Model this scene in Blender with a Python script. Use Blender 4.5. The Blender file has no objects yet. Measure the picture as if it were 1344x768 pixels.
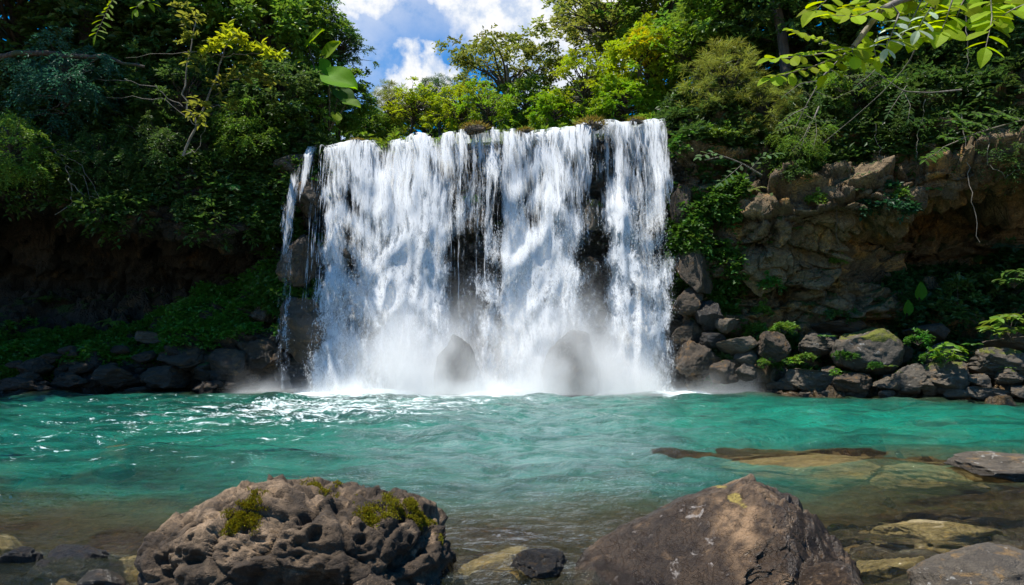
import bpy, bmesh, math
import numpy as np
from mathutils import Vector
from mathutils.bvhtree import BVHTree

R = math.radians
scene = bpy.context.scene
COL = scene.collection
F_PX, CX, CY, HZ = 896.0, 672.0, 384.0, 447.0      # 24 mm lens on a 1344 x 768 frame, horizon row
CAM = np.array([0.0, 0.0, 1.35])
PITCH = math.atan((HZ - CY) / F_PX)
SUN = np.array([-0.33, -0.09, 0.93]); SUN /= np.linalg.norm(SUN)

def ray(px, py):
    u, v = (px - CX) / F_PX, -(py - CY) / F_PX
    c, s = math.cos(PITCH), math.sin(PITCH)
    return np.array([u, c - v * s, s + v * c])
def at(px, py, Y):
    d = ray(px, py); return CAM + d * (Y / d[1])
def on_water(px, py, z=0.0):
    d = ray(px, py); return CAM + d * ((z - CAM[2]) / d[2])

# ------------------------------------------------------------------ noise
def _h(ix, iy, iz, seed):
    h = (ix.astype(np.int64) * 374761393 + iy.astype(np.int64) * 668265263 + iz.astype(np.int64) * 2147483647 + seed * 144665) & 0xFFFFFFFF
    h = ((h ^ (h >> 13)) * 1274126177) & 0xFFFFFFFF
    h = ((h ^ (h >> 16)) * 2246822519) & 0xFFFFFFFF
    return (h ^ (h >> 15)) & 0xFFFFFFFF
def _r(h): return h.astype(np.float64) / 4294967295.0
def noise(p, seed=0):
    p = np.asarray(p, float); i = np.floor(p); f = p - i; i = i.astype(np.int64)
    w = f * f * f * (f * (f * 6 - 15) + 10); out = 0
    for dx in (0, 1):
        for dy in (0, 1):
            for dz in (0, 1):
                h = _h(i[..., 0] + dx, i[..., 1] + dy, i[..., 2] + dz, seed)
                g = np.stack([(h & 1023) / 511.5 - 1, ((h >> 10) & 1023) / 511.5 - 1, ((h >> 20) & 1023) / 511.5 - 1], -1)
                d = g[..., 0] * (f[..., 0] - dx) + g[..., 1] * (f[..., 1] - dy) + g[..., 2] * (f[..., 2] - dz)
                out = out + d * (w[..., 0] if dx else 1 - w[..., 0]) * (w[..., 1] if dy else 1 - w[..., 1]) * (w[..., 2] if dz else 1 - w[..., 2])
    return out
def fbm(p, octv=4, seed=0, gain=0.5):
    a, s, t = 1.0, 0, 0
    p = np.asarray(p, float)
    for k in range(octv):
        s = s + a * noise(p * 2 ** k + k * 17.3, seed + k); t += a; a *= gain
    return s / t
def worley(p, seed=0):
    p = np.asarray(p, float); i = np.floor(p).astype(np.int64)
    f1 = np.full(p.shape[:-1], 9.0); f2 = f1.copy(); cid = np.zeros(p.shape[:-1])
    for dx in (-1, 0, 1):
        for dy in (-1, 0, 1):
            for dz in (-1, 0, 1):
                c = (i[..., 0] + dx, i[..., 1] + dy, i[..., 2] + dz)
                h = _h(*c, seed); h2 = _h(*c, seed + 77)
                q = np.stack([c[0] + _r(h), c[1] + _r(h2), c[2] + _r(_h(*c, seed + 191))], -1)
                d = np.linalg.norm(p - q, axis=-1); r = _r(_h(*c, seed + 313))
                n = d < f1
                f2 = np.where(n, f1, np.minimum(f2, d)); cid = np.where(n, r, cid); f1 = np.where(n, d, f1)
    return f1, f2, cid
def facets(p, seed, tilt):
    """fractured stone: every cell is a tilted plane; returns height and the distance to the crack"""
    p = np.asarray(p, float); i = np.floor(p).astype(np.int64)
    f1 = np.full(p.shape[:-1], 9.0); f2 = f1.copy(); ht = np.zeros(p.shape[:-1])
    for dx in (-1, 0, 1):
        for dy in (-1, 0, 1):
            for dz in (-1, 0, 1):
                c = (i[..., 0] + dx, i[..., 1] + dy, i[..., 2] + dz)
                h, h2, h3 = _h(*c, seed), _h(*c, seed + 77), _h(*c, seed + 191)
                v = p - np.stack([c[0] + _r(h), c[1] + _r(h2), c[2] + _r(h3)], -1); d = np.linalg.norm(v, axis=-1)
                n = d < f1; q = _r(_h(*c, seed + 313)) - .5 + tilt * ((v[..., 0] * ((h >> 7 & 255) / 127.5 - 1)) + (v[..., 1] * ((h2 >> 7 & 255) / 127.5 - 1)) + v[..., 2] * ((h3 >> 7 & 255) / 127.5 - 1))
                f2 = np.where(n, f1, np.minimum(f2, d)); ht = np.where(n, q, ht); f1 = np.where(n, d, f1)
    return ht, f2 - f1
def sst(a, b, x):
    t = np.clip((x - a) / (b - a), 0, 1); return t * t * (3 - 2 * t)
def unit(v): return v / np.maximum(np.linalg.norm(v, axis=-1, keepdims=True), 1e-9)

# ------------------------------------------------------------------ mesh helpers
def mesh(name, V, Fs, mat, smooth=True, attrs=None):
    V = np.asarray(V, np.float32).reshape(-1, 3)
    if isinstance(Fs, np.ndarray): Fs = [Fs]
    Fs = [f for f in Fs if len(f)]
    me = bpy.data.meshes.new(name)
    me.vertices.add(len(V)); me.vertices.foreach_set('co', V.ravel())
    li = np.concatenate([f.ravel() for f in Fs]).astype(np.int32)
    lt = np.concatenate([np.full(len(f), f.shape[1]) for f in Fs]).astype(np.int32)
    ls = np.concatenate([[0], np.cumsum(lt)[:-1]]).astype(np.int32)
    me.loops.add(len(li)); me.loops.foreach_set('vertex_index', li)
    me.polygons.add(len(lt)); me.polygons.foreach_set('loop_start', ls); me.polygons.foreach_set('loop_total', lt)
    me.polygons.foreach_set('use_smooth', np.full(len(lt), smooth))
    for k, a in (attrs or {}).items():
        me.attributes.new(k, 'FLOAT', 'POINT').data.foreach_set('value', np.asarray(a, np.float32).ravel())
    me.update(calc_edges=True); me.validate()
    for m in (mat if isinstance(mat, (list, tuple)) else [mat]): me.materials.append(m)
    return me
def link(name, me, parent=None, color=None, loc=None, rot=None, scale=None):
    o = bpy.data.objects.new(name, me); COL.objects.link(o)
    if parent is not None: o.parent = parent
    if color is not None: o.color = (*color, 1)
    if loc is not None: o.location = [float(x) for x in loc]
    if rot is not None: o.rotation_euler = rot
    if scale is not None: o.scale = scale if hasattr(scale, '__len__') else (scale,) * 3
    return o
def tag(o, label=None, cat=None, group=None, kind=None):
    if label: o['label'] = label
    if cat: o['category'] = cat
    if group: o['group'] = group
    if kind: o['kind'] = kind
    return o
def empty(name, loc, label, cat, group=None, rz=0.0, scale=1.0, rot=None):
    o = bpy.data.objects.new(name, None); COL.objects.link(o)
    o.empty_display_size = 0.2; o.location = [float(x) for x in loc]
    o.rotation_euler = rot if rot is not None else (0, 0, rz)
    o.scale = scale if hasattr(scale, '__len__') else (scale,) * 3
    return tag(o, label, cat, group)
def grid_faces(nu, nv):
    i, j = np.meshgrid(np.arange(nu - 1), np.arange(nv - 1), indexing='ij'); a = (i * nv + j).ravel()
    return np.stack([a, a + nv, a + nv + 1, a + 1], -1)

class Geo:
    """collects pieces of geometry for one mesh"""
    def __init__(s): s.V = []; s.Q = []; s.T = []; s.A = []; s.n = 0
    def add(s, V, F, tint=0.5):
        V = np.asarray(V, float).reshape(-1, 3)
        (s.Q if F.shape[1] == 4 else s.T).append(np.asarray(F) + s.n)
        s.V.append(V); s.A.append(np.broadcast_to(np.asarray(tint, float), (len(V),)).copy()); s.n += len(V)
    def tube(s, P, rad, n=6, tint=0.5):
        P = np.asarray(P, float); m = len(P); rad = np.broadcast_to(np.asarray(rad, float), (m,))
        T = unit(np.gradient(P, axis=0)); ref = np.array([0.31, 0.17, 0.93]) if abs(T[0, 2]) < 0.9 else np.array([1.0, 0.1, 0])
        A = unit(np.cross(T, ref)); B = np.cross(T, A)
        th = np.arange(n) / n * 2 * np.pi
        V = P[:, None] + rad[:, None, None] * (np.cos(th)[None, :, None] * A[:, None] + np.sin(th)[None, :, None] * B[:, None])
        i, j = np.meshgrid(np.arange(m - 1), np.arange(n), indexing='ij')
        a = i * n + j; b = i * n + (j + 1) % n
        s.add(V, np.stack([a, b, b + n, a + n], -1).reshape(-1, 4), tint)
    def quad_leaves(s, pos, d, nrm, L, W, tint, fold=0.15, mid=0.45):
        d = unit(d); side = unit(np.cross(d, nrm)); up = np.cross(side, d)
        L = np.broadcast_to(np.asarray(L, float), (len(pos),))[:, None]; W = np.broadcast_to(np.asarray(W, float), (len(pos),))[:, None]
        a = pos; c = pos + d * L - up * L * 0.10; m = pos + d * L * mid
        b = m + side * W * 0.5 + up * W * fold; e = m - side * W * 0.5 + up * W * fold
        s.add(np.stack([a, b, c, e], 1), np.arange(len(pos) * 4).reshape(-1, 4), np.repeat(tint, 4))
    def fine_leaves(s, pos, d, nrm, L, W, tint, shape=((0, .04), (.18, .62), (.42, 1.0), (.7, .8), (.9, .35), (1, .02)), fold=0.18, droop=0.25):
        d = unit(d); side = unit(np.cross(d, nrm)); up = np.cross(side, d); N = len(pos); K = len(shape)
        L = np.broadcast_to(np.asarray(L, float), (N,)); W = np.broadcast_to(np.asarray(W, float), (N,))
        V = np.zeros((N, K, 3, 3))
        for k, (t, w) in enumerate(shape):
            c = pos + d * (L * t)[:, None] - up * (L * droop * t * t)[:, None]
            V[:, k, 1] = c
            for q, sg in ((0, -1), (2, 1)):
                V[:, k, q] = c + side * (sg * 0.5 * w * W)[:, None] + up * (fold * w * W)[:, None]
        f = []
        for k in range(K - 1):
            for q in (0, 1):
                a = k * 3 + q; f.append([a, a + 1, a + 4, a + 3])
        Fq = (np.arange(N)[:, None, None] * K * 3 + np.array(f)[None]).reshape(-1, 4)
        s.add(V, Fq, np.repeat(tint, K * 3))
    def mesh(s, name, mat, smooth=True):
        return mesh(name, np.concatenate(s.V), [np.concatenate(x) for x in (s.Q, s.T) if x], mat, smooth, {'tint': np.concatenate(s.A)})

# ------------------------------------------------------------------ node helpers
class NT:
    def __init__(s, tree):
        s.t = tree; tree.nodes.clear()
    def n(s, typ, ins=None, **props):
        nd = s.t.nodes.new('ShaderNode' + typ)
        for k, v in props.items(): setattr(nd, k, v)
        for k, v in (ins or {}).items():
            sock = nd.inputs[k]
            if isinstance(v, bpy.types.NodeSocket): s.t.links.new(v, sock)
            elif isinstance(v, (tuple, list)) and sock.type == 'RGBA' and len(v) == 3: sock.default_value = (*v, 1)
            else: sock.default_value = v
        return nd
    def m(s, op, a, b=None, c=None, clamp=False):
        ins = {0: a}
        if b is not None: ins[1] = b
        if c is not None: ins[2] = c
        return s.n('Math', ins, operation=op, use_clamp=clamp).outputs[0]
    def vm(s, op, a, b=None):
        ins = {0: a}
        if b is not None: ins[1] = b
        nd = s.n('VectorMath', ins, operation=op)
        return nd.outputs['Value'] if op in ('DOT_PRODUCT', 'LENGTH', 'DISTANCE') else nd.outputs[0]
    def mix(s, f, a, b): 
        nd = s.n('Mix', {0: f}, data_type='RGBA'); 
        for i, v in ((6, a), (7, b)):
            if isinstance(v, bpy.types.NodeSocket): s.t.links.new(v, nd.inputs[i])
            else: nd.inputs[i].default_value = (*v, 1)
        return nd.outputs[2]
    def rng(s, v, a, b, c=0.0, d=1.0, smooth=True):
        return s.n('MapRange', {0: v, 1: a, 2: b, 3: c, 4: d}, interpolation_type='SMOOTHSTEP' if smooth else 'LINEAR').outputs[0]
    def noise(s, vec, scale, detail=4, rough=0.55, dist=0.0):
        return s.n('TexNoise', {'Vector': vec, 'Scale': scale, 'Detail': detail, 'Roughness': rough, 'Distortion': dist}).outputs[0]
    def attr(s, name): return s.n('Attribute', attribute_name=name).outputs['Fac']
    def scale(s, vec, xyz): return s.vm('MULTIPLY', vec, xyz)
    def obj(s): return s.n('TexCoord').outputs['Object']
    def out(s, surf=None, vol=None):
        o = s.n('OutputMaterial')
        if surf is not None: s.t.links.new(surf, o.inputs['Surface'])
        if vol is not None: s.t.links.new(vol, o.inputs['Volume'])
def new_mat(name):
    m = bpy.data.materials.new(name); m.use_nodes = True
    return m, NT(m.node_tree)

def leaf_material(name, trans=0.4, spec=0.35, rough=0.45, hue=0.05):
    m, N = new_mat(name)
    oi = N.n('ObjectInfo'); t = N.attr('tint')
    pos = N.n('NewGeometry').outputs['Position']
    big = N.noise(pos, 0.9, 2)
    h = N.m('ADD', N.m('MULTIPLY_ADD', t, hue, 0.5 - hue / 2), N.m('MULTIPLY_ADD', big, 0.05, -0.025))
    v = N.m('MULTIPLY_ADD', t, 0.75, 0.6)
    c = N.n('HueSaturation', {'Hue': h, 'Value': v, 'Color': oi.outputs['Color'], 'Saturation': 1.0}).outputs[0]
    p = N.n('BsdfPrincipled', {'Base Color': c, 'Roughness': rough, 'Specular IOR Level': spec})
    tc = N.n('HueSaturation', {'Hue': 0.485, 'Value': 1.7, 'Saturation': 1.05, 'Color': c}).outputs[0]
    tr = N.n('BsdfTranslucent', {'Color': tc})
    N.out(N.n('MixShader', {0: trans, 1: p.outputs[0], 2: tr.outputs[0]}).outputs[0])
    return m

def bark_material(name, a, b):
    m, N = new_mat(name)
    v = N.scale(N.obj(), (9, 9, 2.2)); n = N.noise(v, 1.6, 6, 0.65)
    c = N.mix(N.rng(n, 0.35, 0.65), a, b)
    c = N.mix(N.rng(N.noise(N.obj(), 1.4, 3), 0.55, 0.68), c, (0.035, 0.05, 0.018))
    bp = N.n('Bump', {'Height': n, 'Strength': 0.7, 'Distance': 0.03})
    N.out(N.n('BsdfPrincipled', {'Base Color': c, 'Roughness': 0.85, 'Normal': bp.outputs[0]}).outputs[0])
    return m

def rock_material(name, a, b, c, sc=1.0, rough=0.8, wetline=None, moss=(0.045, 0.065, 0.008), mossy=0.0, spots=None, bump=0.5, dark=None):
    """a/b/c: three stone colours mixed by noises; vertex attribute 'moss' drives moss; below wetline (m) the stone is wet"""
    m, N = new_mat(name)
    o = N.obj(); pos = N.n('NewGeometry').outputs['Position']; nrm = N.n('NewGeometry').outputs['True Normal']
    n1 = N.noise(o, 1.3 * sc, 8, 0.6, 0.4); n2 = N.noise(o, 5.0 * sc, 8, 0.68); n3 = N.noise(o, 26 * sc, 5, 0.7)
    col = N.mix(N.rng(N.m('MULTIPLY_ADD', n2, 0.5, N.m('MULTIPLY', n1, 0.5)), 0.40, 0.60), a, b)
    col = N.mix(N.rng(N.noise(N.vm('ADD', o, (7.1, 3.3, 1.7)), 2.2 * sc, 7, 0.65, 0.6), 0.53, 0.66), col, c)
    col = N.mix(N.rng(n3, 0.40, 0.66, 0.0, 0.6), col, tuple(x * 0.42 for x in a))
    col = N.mix(N.rng(N.noise(N.vm('ADD', o, (1, 9, 4)), 48 * sc, 3, 0.6), 0.60, 0.72, 0, 0.5), col, tuple(min(1, x * 1.5) for x in b))
    col = N.mix(N.m('MULTIPLY', N.attr('pale'), N.rng(n2, .38, .6, .25, 1.0), clamp=True), col, tuple(min(.55, x * 1.7) for x in c))
    if spots:
        sp = N.m('MULTIPLY', N.rng(N.noise(N.vm('ADD', o, (3, 1, 8)), 3.4 * sc, 6, 0.6, 1.2), 0.62, 0.68), N.rng(N.noise(o, 17 * sc, 3), 0.38, 0.55))
        col = N.mix(N.m('MULTIPLY', sp, 0.8), col, spots)
    rg = N.m('MULTIPLY_ADD', n2, 0.3, rough - 0.15)
    if wetline is not None:
        z = N.n('SeparateXYZ', {0: pos}).outputs[2]
        w = N.rng(N.m('MULTIPLY_ADD', n2, 0.25 * wetline, z), wetline * 0.9, wetline * 1.4, 1.0, 0.0)
        col = N.mix(N.m('MULTIPLY', w, 0.65), col, tuple(x * 0.35 for x in a))
        rg = N.m('MULTIPLY_ADD', w, -(rough - 0.22), rg)
    ma = N.attr('moss')
    mm = N.m('MULTIPLY', N.m('ADD', N.m('MULTIPLY', N.m('MAXIMUM', N.n('SeparateXYZ', {0: nrm}).outputs[2], 0.0), mossy), ma), N.m('MULTIPLY_ADD', n2, 1.6, 0.2))
    mk = N.rng(mm, 0.45, 0.62)
    mcol = N.mix(N.rng(n3, 0.35, 0.65), moss, tuple(x * 1.9 for x in moss))
    col = N.mix(mk, col, mcol); rg = N.m('MAXIMUM', rg, N.m('MULTIPLY', mk, 0.9))
    vor = N.n('TexVoronoi', {'Vector': N.vm('ADD', o, N.n('TexNoise', {'Vector': o, 'Scale': 3 * sc, 'Detail': 3}).outputs[1]), 'Scale': 2.6 * sc}, feature='DISTANCE_TO_EDGE').outputs[0]
    hgt = N.m('ADD', N.m('MULTIPLY_ADD', n2, 1.0, N.m('MULTIPLY', n3, 0.35)), N.rng(vor, 0.0, 0.05, -0.28, 0.0))
    hgt = N.m('ADD', hgt, N.m('MULTIPLY', mk, 0.25))
    n4 = N.noise(o, 60 * sc, 4, 0.75); hgt = N.m('MULTIPLY_ADD', n4, .16, hgt)
    col = N.mix(N.rng(n4, .36, .50, .45, 0.0), col, tuple(x * .35 for x in a))
    bp = N.n('Bump', {'Height': hgt, 'Strength': bump, 'Distance': 0.16 / sc})
    N.out(N.n('BsdfPrincipled', {'Base Color': col, 'Roughness': rg, 'Specular IOR Level': 0.45, 'Normal': bp.outputs[0]}).outputs[0])
    return m

M = {}
M['leaf'] = leaf_material('leaf')
M['leaf_glossy'] = leaf_material('leaf_glossy', 0.52, 0.12, 0.6, 0.03)
M['moss_tuft'] = leaf_material('moss_tuft', 0.25, 0.1, 0.8, 0.05)
M['bark'] = bark_material('bark', (0.03, 0.023, 0.017), (0.085, 0.066, 0.05))
M['pale_bark'] = bark_material('pale_bark', (0.10, 0.085, 0.065), (0.24, 0.21, 0.17))
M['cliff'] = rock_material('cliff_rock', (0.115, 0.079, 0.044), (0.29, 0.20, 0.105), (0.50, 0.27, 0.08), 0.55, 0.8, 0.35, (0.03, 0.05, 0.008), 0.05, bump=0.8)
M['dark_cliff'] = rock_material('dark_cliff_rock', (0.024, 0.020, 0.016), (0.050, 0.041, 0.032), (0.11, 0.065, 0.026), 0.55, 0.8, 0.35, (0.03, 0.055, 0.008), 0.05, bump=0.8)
M['wet_cliff'] = rock_material('wet_cliff_rock', (0.035, 0.03, 0.026), (0.075, 0.06, 0.045), (0.13, 0.09, 0.04), 0.7, 0.42, None, (0.05, 0.07, 0.01), 0.0, bump=0.9)
M['bank_rock'] = rock_material('bank_rock', (0.075, 0.060, 0.044), (0.145, 0.118, 0.085), (0.24, 0.145, 0.055), 1.0, 0.75, 0.10, (0.07, 0.08, 0.008), 0.0, (0.36, 0.34, 0.30), 0.6)
M['grey_rock'] = rock_material('grey_rock', (0.052, 0.043, 0.032), (0.115, 0.096, 0.072), (0.19, 0.12, 0.06), 1.0, 0.72, 0.10, (0.075, 0.08, 0.008), 0.0, (0.38, 0.36, 0.33), 0.5)
M['dark_rock'] = rock_material('dark_rock', (0.042, 0.030, 0.019), (0.092, 0.066, 0.042), (0.20, 0.105, 0.033), 1.0, 0.7, 0.12, (0.04, 0.055, 0.008), 0.0, bump=0.6)
M['mud_rock'] = rock_material('mud_rock', (0.030, 0.021, 0.013), (0.064, 0.045, 0.028), (0.17, 0.09, 0.028), 1.0, 0.7, 0.12, (0.035, 0.055, 0.008), 0.0, bump=0.7)
M['black_rock'] = rock_material('black_rock', (0.02, 0.019, 0.018), (0.045, 0.04, 0.036), (0.09, 0.055, 0.02), 3.0, 0.3, None, bump=0.7)
M['boulder_pitted'] = rock_material('boulder_pitted', (0.028, 0.0175, 0.009), (0.072, 0.047, 0.026), (0.21, 0.142, 0.085), 2.4, 0.85, 0.06, (0.10, 0.09, 0.008), 0.0, None, 0.55)
M['boulder_smooth'] = rock_material('boulder_smooth', (0.027, 0.0165, 0.009), (0.060, 0.037, 0.020), (0.17, 0.106, 0.056), 2.0, 0.42, 0.08, (0.16, 0.12, 0.03), 0.0, (0.30, 0.265, 0.235), 0.6)
M['tan_slab'] = rock_material('tan_slab', (0.20, 0.15, 0.07), (0.32, 0.25, 0.12), (0.38, 0.25, 0.07), 1.4, 0.7, None, (0.12, 0.12, 0.03), 0.0, bump=0.5)
M['bed'] = rock_material('river_bed', (0.13, 0.085, 0.034), (0.33, 0.235, 0.11), (0.42, 0.22, 0.06), 2.2, 0.8, None, (0.1, 0.1, 0.03), 0.0, (0.42, 0.36, 0.24), 0.6)

# ------------------------------------------------------------------ cliff terrain (one continuous surface, cut into three structures)
PROF = {  # X: list of (setback from the shoreline, height)
 -40: [(-3,-2.4),(0,0),(.5,.8),(1.8,2.0),(3.0,2.6),(3.6,3.6),(2.2,4.6),(.3,4.4),(.2,5.0),(1.2,7.0),(3.0,10),(8,12),(250,14)],
 -12.5: [(-3,-2.4),(0,0),(.5,.55),(1.5,1.1),(3.4,1.9),(5.4,3.1),(3.6,5.0),(.4,5.0),(.1,5.5),(1.0,7.2),(2.8,9.8),(8,11.5),(250,14)],
 -10: [(-3,-2.4),(0,0),(.5,.8),(1.4,1.45),(3.3,2.4),(5.2,3.3),(3.4,4.6),(.3,4.5),(.0,4.95),(.9,6.6),(2.6,9.3),(8,10.5),(250,13)],
 -8: [(-3,-2.4),(0,0),(.5,1.2),(1.1,2.0),(2.4,3.0),(3.6,3.5),(2.6,4.25),(.0,4.05),(.0,4.6),(.7,5.8),(2.0,8.3),(7,9.5),(250,12)],
 -6.6: [(-3,-2.4),(0,0),(.3,1.5),(.6,2.6),(1.2,3.6),(1.5,4.0),(1.1,4.35),(.3,4.4),(.3,4.8),(.6,5.7),(1.2,6.9),(5,7.8),(250,10)],
 -5.5:[(-3,-2.4),(0,0),(.15,1.2),(.25,2.3),(.35,3.2),(.4,3.9),(.2,4.5),(.0,5.0),(.1,5.6),(.3,6.3),(.8,6.75),(4,6.95),(250,9)],
 -4.5:[(-3,-2.4),(0,0),(.0,1.2),(.15,2.4),(.2,3.3),(.15,4.2),(.2,5.0),(.2,5.7),(.25,6.2),(.35,6.55),(.7,6.72),(4,6.9),(250,9)],
 -1:  [(-3,-2.4),(0,0),(-.15,1.2),(.05,2.4),(.1,3.4),(.0,4.4),(.1,5.2),(.15,6.0),(.2,6.6),(.35,6.95),(.8,7.08),(4,7.2),(250,9)],
  1.5:[(-3,-2.4),(0,0),(-.05,1.2),(.15,2.4),(.1,3.4),(.2,4.4),(.1,5.2),(.15,6.0),(.2,6.6),(.35,6.98),(.8,7.08),(4,7.25),(250,9)],
  4.2:[(-3,-2.4),(0,0),(-.05,1.2),(.05,2.4),(.1,3.4),(.1,4.4),(.1,5.4),(.1,6.2),(.15,6.9),(.3,7.25),(.8,7.35),(4,7.5),(250,9)],
  5.2:[(-3,-2.4),(0,0),(.5,.9),(.6,1.8),(.7,2.8),(.6,3.6),(.5,4.4),(.3,5.0),(.4,5.6),(.8,6.6),(1.4,7.9),(5,8.8),(250,11)],
  6.6:[(-3,-2.4),(0,0),(.9,.7),(1.4,1.5),(1.3,2.3),(1.5,2.9),(.7,3.5),(.3,4.2),(.45,5.0),(1.2,6.4),(2.2,8.0),(6,9.5),(250,12)],
  8.6:[(-3,-2.4),(0,0),(1.1,.55),(1.8,1.2),(1.6,2.1),(1.25,3.0),(1.2,3.9),(.2,4.6),(.2,5.0),(.9,6.2),(2.0,8.0),(6,9.8),(250,12)],
  10.3:[(-3,-2.4),(0,0),(1.2,.6),(2.0,1.3),(2.1,2.2),(2.6,3.0),(3.4,4.2),(.8,4.75),(.3,5.2),(.9,6.4),(2.0,8.2),(6,10),(250,12)],
  11.6:[(-3,-2.4),(0,0),(1.3,.7),(2.3,1.6),(3.3,2.7),(5.6,3.5),(5.0,4.8),(.9,5.0),(.4,5.4),(.9,6.6),(2.0,8.4),(6,10.2),(250,12)],
  15: [(-3,-2.4),(0,0),(1.3,.7),(2.3,1.7),(3.4,2.9),(4.4,3.7),(3.9,5.0),(.7,5.1),(.4,5.5),(.9,6.8),(2.0,8.6),(6,10.4),(250,12)],
  40: [(-3,-2.4),(0,0),(1.3,.7),(2.3,1.7),(3.4,2.9),(4.4,3.7),(3.9,5.0),(.7,5.1),(.4,5.5),(.9,6.8),(2.0,8.6),(6,10.4),(250,12)]}
SHORE = [(-40,14.5),(-20,16.8),(-13,17.5),(-8,17.9),(-5.8,18.2),(-5,18.7),(4.2,18.6),(4.9,17.7),(6.5,16.9),(9,16.1),(11.8,15.3),(20,12.5),(40,6)]
def shore(x): return np.interp(x, *np.array(SHORE).T)
kx = sorted(PROF)
xs = np.concatenate([np.linspace(-40, -19, 22)[:-1], np.arange(-19, 14.001, 0.042), np.linspace(14, 40, 27)[1:]])
KP = np.array([PROF[k] for k in kx], float)             # keys x 13 x 2
prof = np.zeros((len(xs), KP.shape[1], 2))
for c in range(KP.shape[1]):
    for d in range(2): prof[:, c, d] = np.interp(xs, kx, KP[:, c, d])
seg = [8, 22, 22, 24, 22, 26, 30, 14, 22, 30, 24, 8]
tt = np.concatenate([np.linspace(k, k + 1, n, endpoint=False) for k, n in enumerate(seg)] + [[len(seg)]])
i0 = np.minimum(tt.astype(int), len(seg) - 1); fr = tt - i0
def cr(P, i0, f):          # Catmull-Rom along the profile, calmer at the far end
    n = P.shape[1]; g = lambda k: P[:, np.clip(k, 0, n - 1)]
    p0, p1, p2, p3 = g(i0 - 1), g(i0), g(i0 + 1), g(i0 + 2); f = f[None, :, None]
    sm = p1 * (1 - f) + p2 * f
    ct = 0.5 * (2 * p1 + (p2 - p0) * f + (2 * p0 - 5 * p1 + 4 * p2 - p3) * f ** 2 + (3 * p1 - p0 - 3 * p2 + p3) * f ** 3)
    w = np.where(i0 < 10, 0.6, 0.0)[None, :, None]
    return sm * (1 - w) + ct * w
pr = cr(prof, i0, fr)
CP = np.stack([np.broadcast_to(xs[:, None], pr.shape[:2]), shore(xs)[:, None] + pr[..., 0], pr[..., 1]], -1)
CP[..., 2] += .38 * noise(np.stack([CP[..., 0] * .9, CP[..., 0] * 0 + 1.7, CP[..., 0] * 0], -1), 15) * sst(2.5, 4, CP[..., 2]) * (1 - sst(5.5, 7, CP[..., 2])) * (np.abs(CP[..., 0]) > 5.8)
# bend the lip line with a slow noise so that it is not straight
CP[..., 1] += 0.35 * noise(np.stack([CP[..., 0] * .45, CP[..., 2] * .35, CP[..., 0] * 0 + 3.3], -1), 5) * sst(-0.5, 0.5, CP[..., 2])
du = np.gradient(CP, axis=0); dv = np.gradient(CP, axis=1)
CN = unit(np.cross(du, dv)); CN = np.where((CN[..., 1:2] > 0) & (CN[..., 2:3] < 0.3), CN, CN)
if CN[len(xs) // 2, 60, 1] > 0: CN = -CN
mask = np.where(tt < 10, 1.0, np.clip(11 - tt, 0, 1))[None] * np.where(np.abs(CP[..., 0]) < 19, 1, 0.6)
warp = np.stack([fbm(CP * .7, 3, 41), fbm(CP * .7, 3, 42), fbm(CP * .7, 3, 43)], -1)
q = CP * np.array([0.75, 0.8, 1.35]) + warp * 0.55
fallz = sst(-5.4, -4.6, CP[..., 0]) * (1 - sst(4.0, 4.8, CP[..., 0]))
h1, e1 = facets(q, 7, .75); amp = (0.55 * (1 - fallz) + 0.25 * fallz)
disp = h1 * amp - 0.20 * (1 - sst(0.0, 0.06, e1)) * (1 - 0.4 * fallz)
h2_, e2 = facets(CP * np.array([2.0, 2.0, 3.3]) + warp * .8, 19, .9)
disp += h2_ * 0.17 - 0.06 * (1 - sst(0.0, 0.07, e2))
h4, e4 = facets(CP * np.array([5.5, 5.5, 8.0]) + warp * 1.5, 23, .9)
disp += h4 * .05 - .02 * (1 - sst(0, .1, e4))
hb, eb = facets(CP * np.array([0.42, 0.5, 1.75]) + warp * np.array([.5, .5, .4]), 29, .35)
rside = sst(4.4, 5.4, CP[..., 0]); bamp = .30 + .38 * rside
disp += hb * bamp * (1 - .7 * fallz) - .22 * (1 - sst(0, .05, eb)) * (1 - .6 * fallz)
disp += 0.10 * fbm(CP * 1.1, 4, 3) + 0.035 * fbm(CP * 5.5, 4, 9)
lipm = sst(6.2, 6.8, CP[..., 2]) * fallz
disp *= mask * (1 - 0.75 * lipm)
CP = CP + CN * disp[..., None]
du = np.gradient(CP, axis=0); dv = np.gradient(CP, axis=1); CN2 = unit(np.cross(du, dv))
if CN2[len(xs) // 2, 60, 1] > 0: CN2 = -CN2
TT = np.broadcast_to(tt[None], CP.shape[:2]); XX = CP[..., 0]; ZZ = CP[..., 2]
# moss / soil cover of the cliff
cm = 0.55 * sst(0.25, 0.8, CN2[..., 2]) * sst(0.35, 0.8, ZZ)
cm += 0.5 * sst(8.4, 9.2, TT) + 0.8 * np.exp(-((XX - 4.75) / .45) ** 2 - ((ZZ - 3.0) / .8) ** 2)
cm += 0.45 * np.exp(-((XX + 1.0) / .6) ** 2 - ((ZZ - 4.9) / .7) ** 2) + 0.5 * np.exp(-((XX - 2.0) / .4) ** 2 - ((ZZ - 4.7) / .6) ** 2)
cm += 0.35 * sst(2.0, 2.4, TT) * (1 - sst(3.2, 3.8, TT)) * (XX < -6.2)
cm *= 0.55 + 0.9 * (fbm(CP * 1.3, 4, 77) + 0.5)
nv = len(tt)
def cliff_piece(a, b, mat, name, label):
    s = slice(a, b + 1); V = CP[s].reshape(-1, 3)
    me = mesh(name, V, grid_faces(b + 1 - a, nv)[:, ::1], M[mat], True, {'moss': cm[s].ravel()})
    return tag(link(name, me), label, kind='structure')
iL = int(np.argmin(abs(xs + 5.45))); iR = int(np.argmin(abs(xs - 4.55)))
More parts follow.
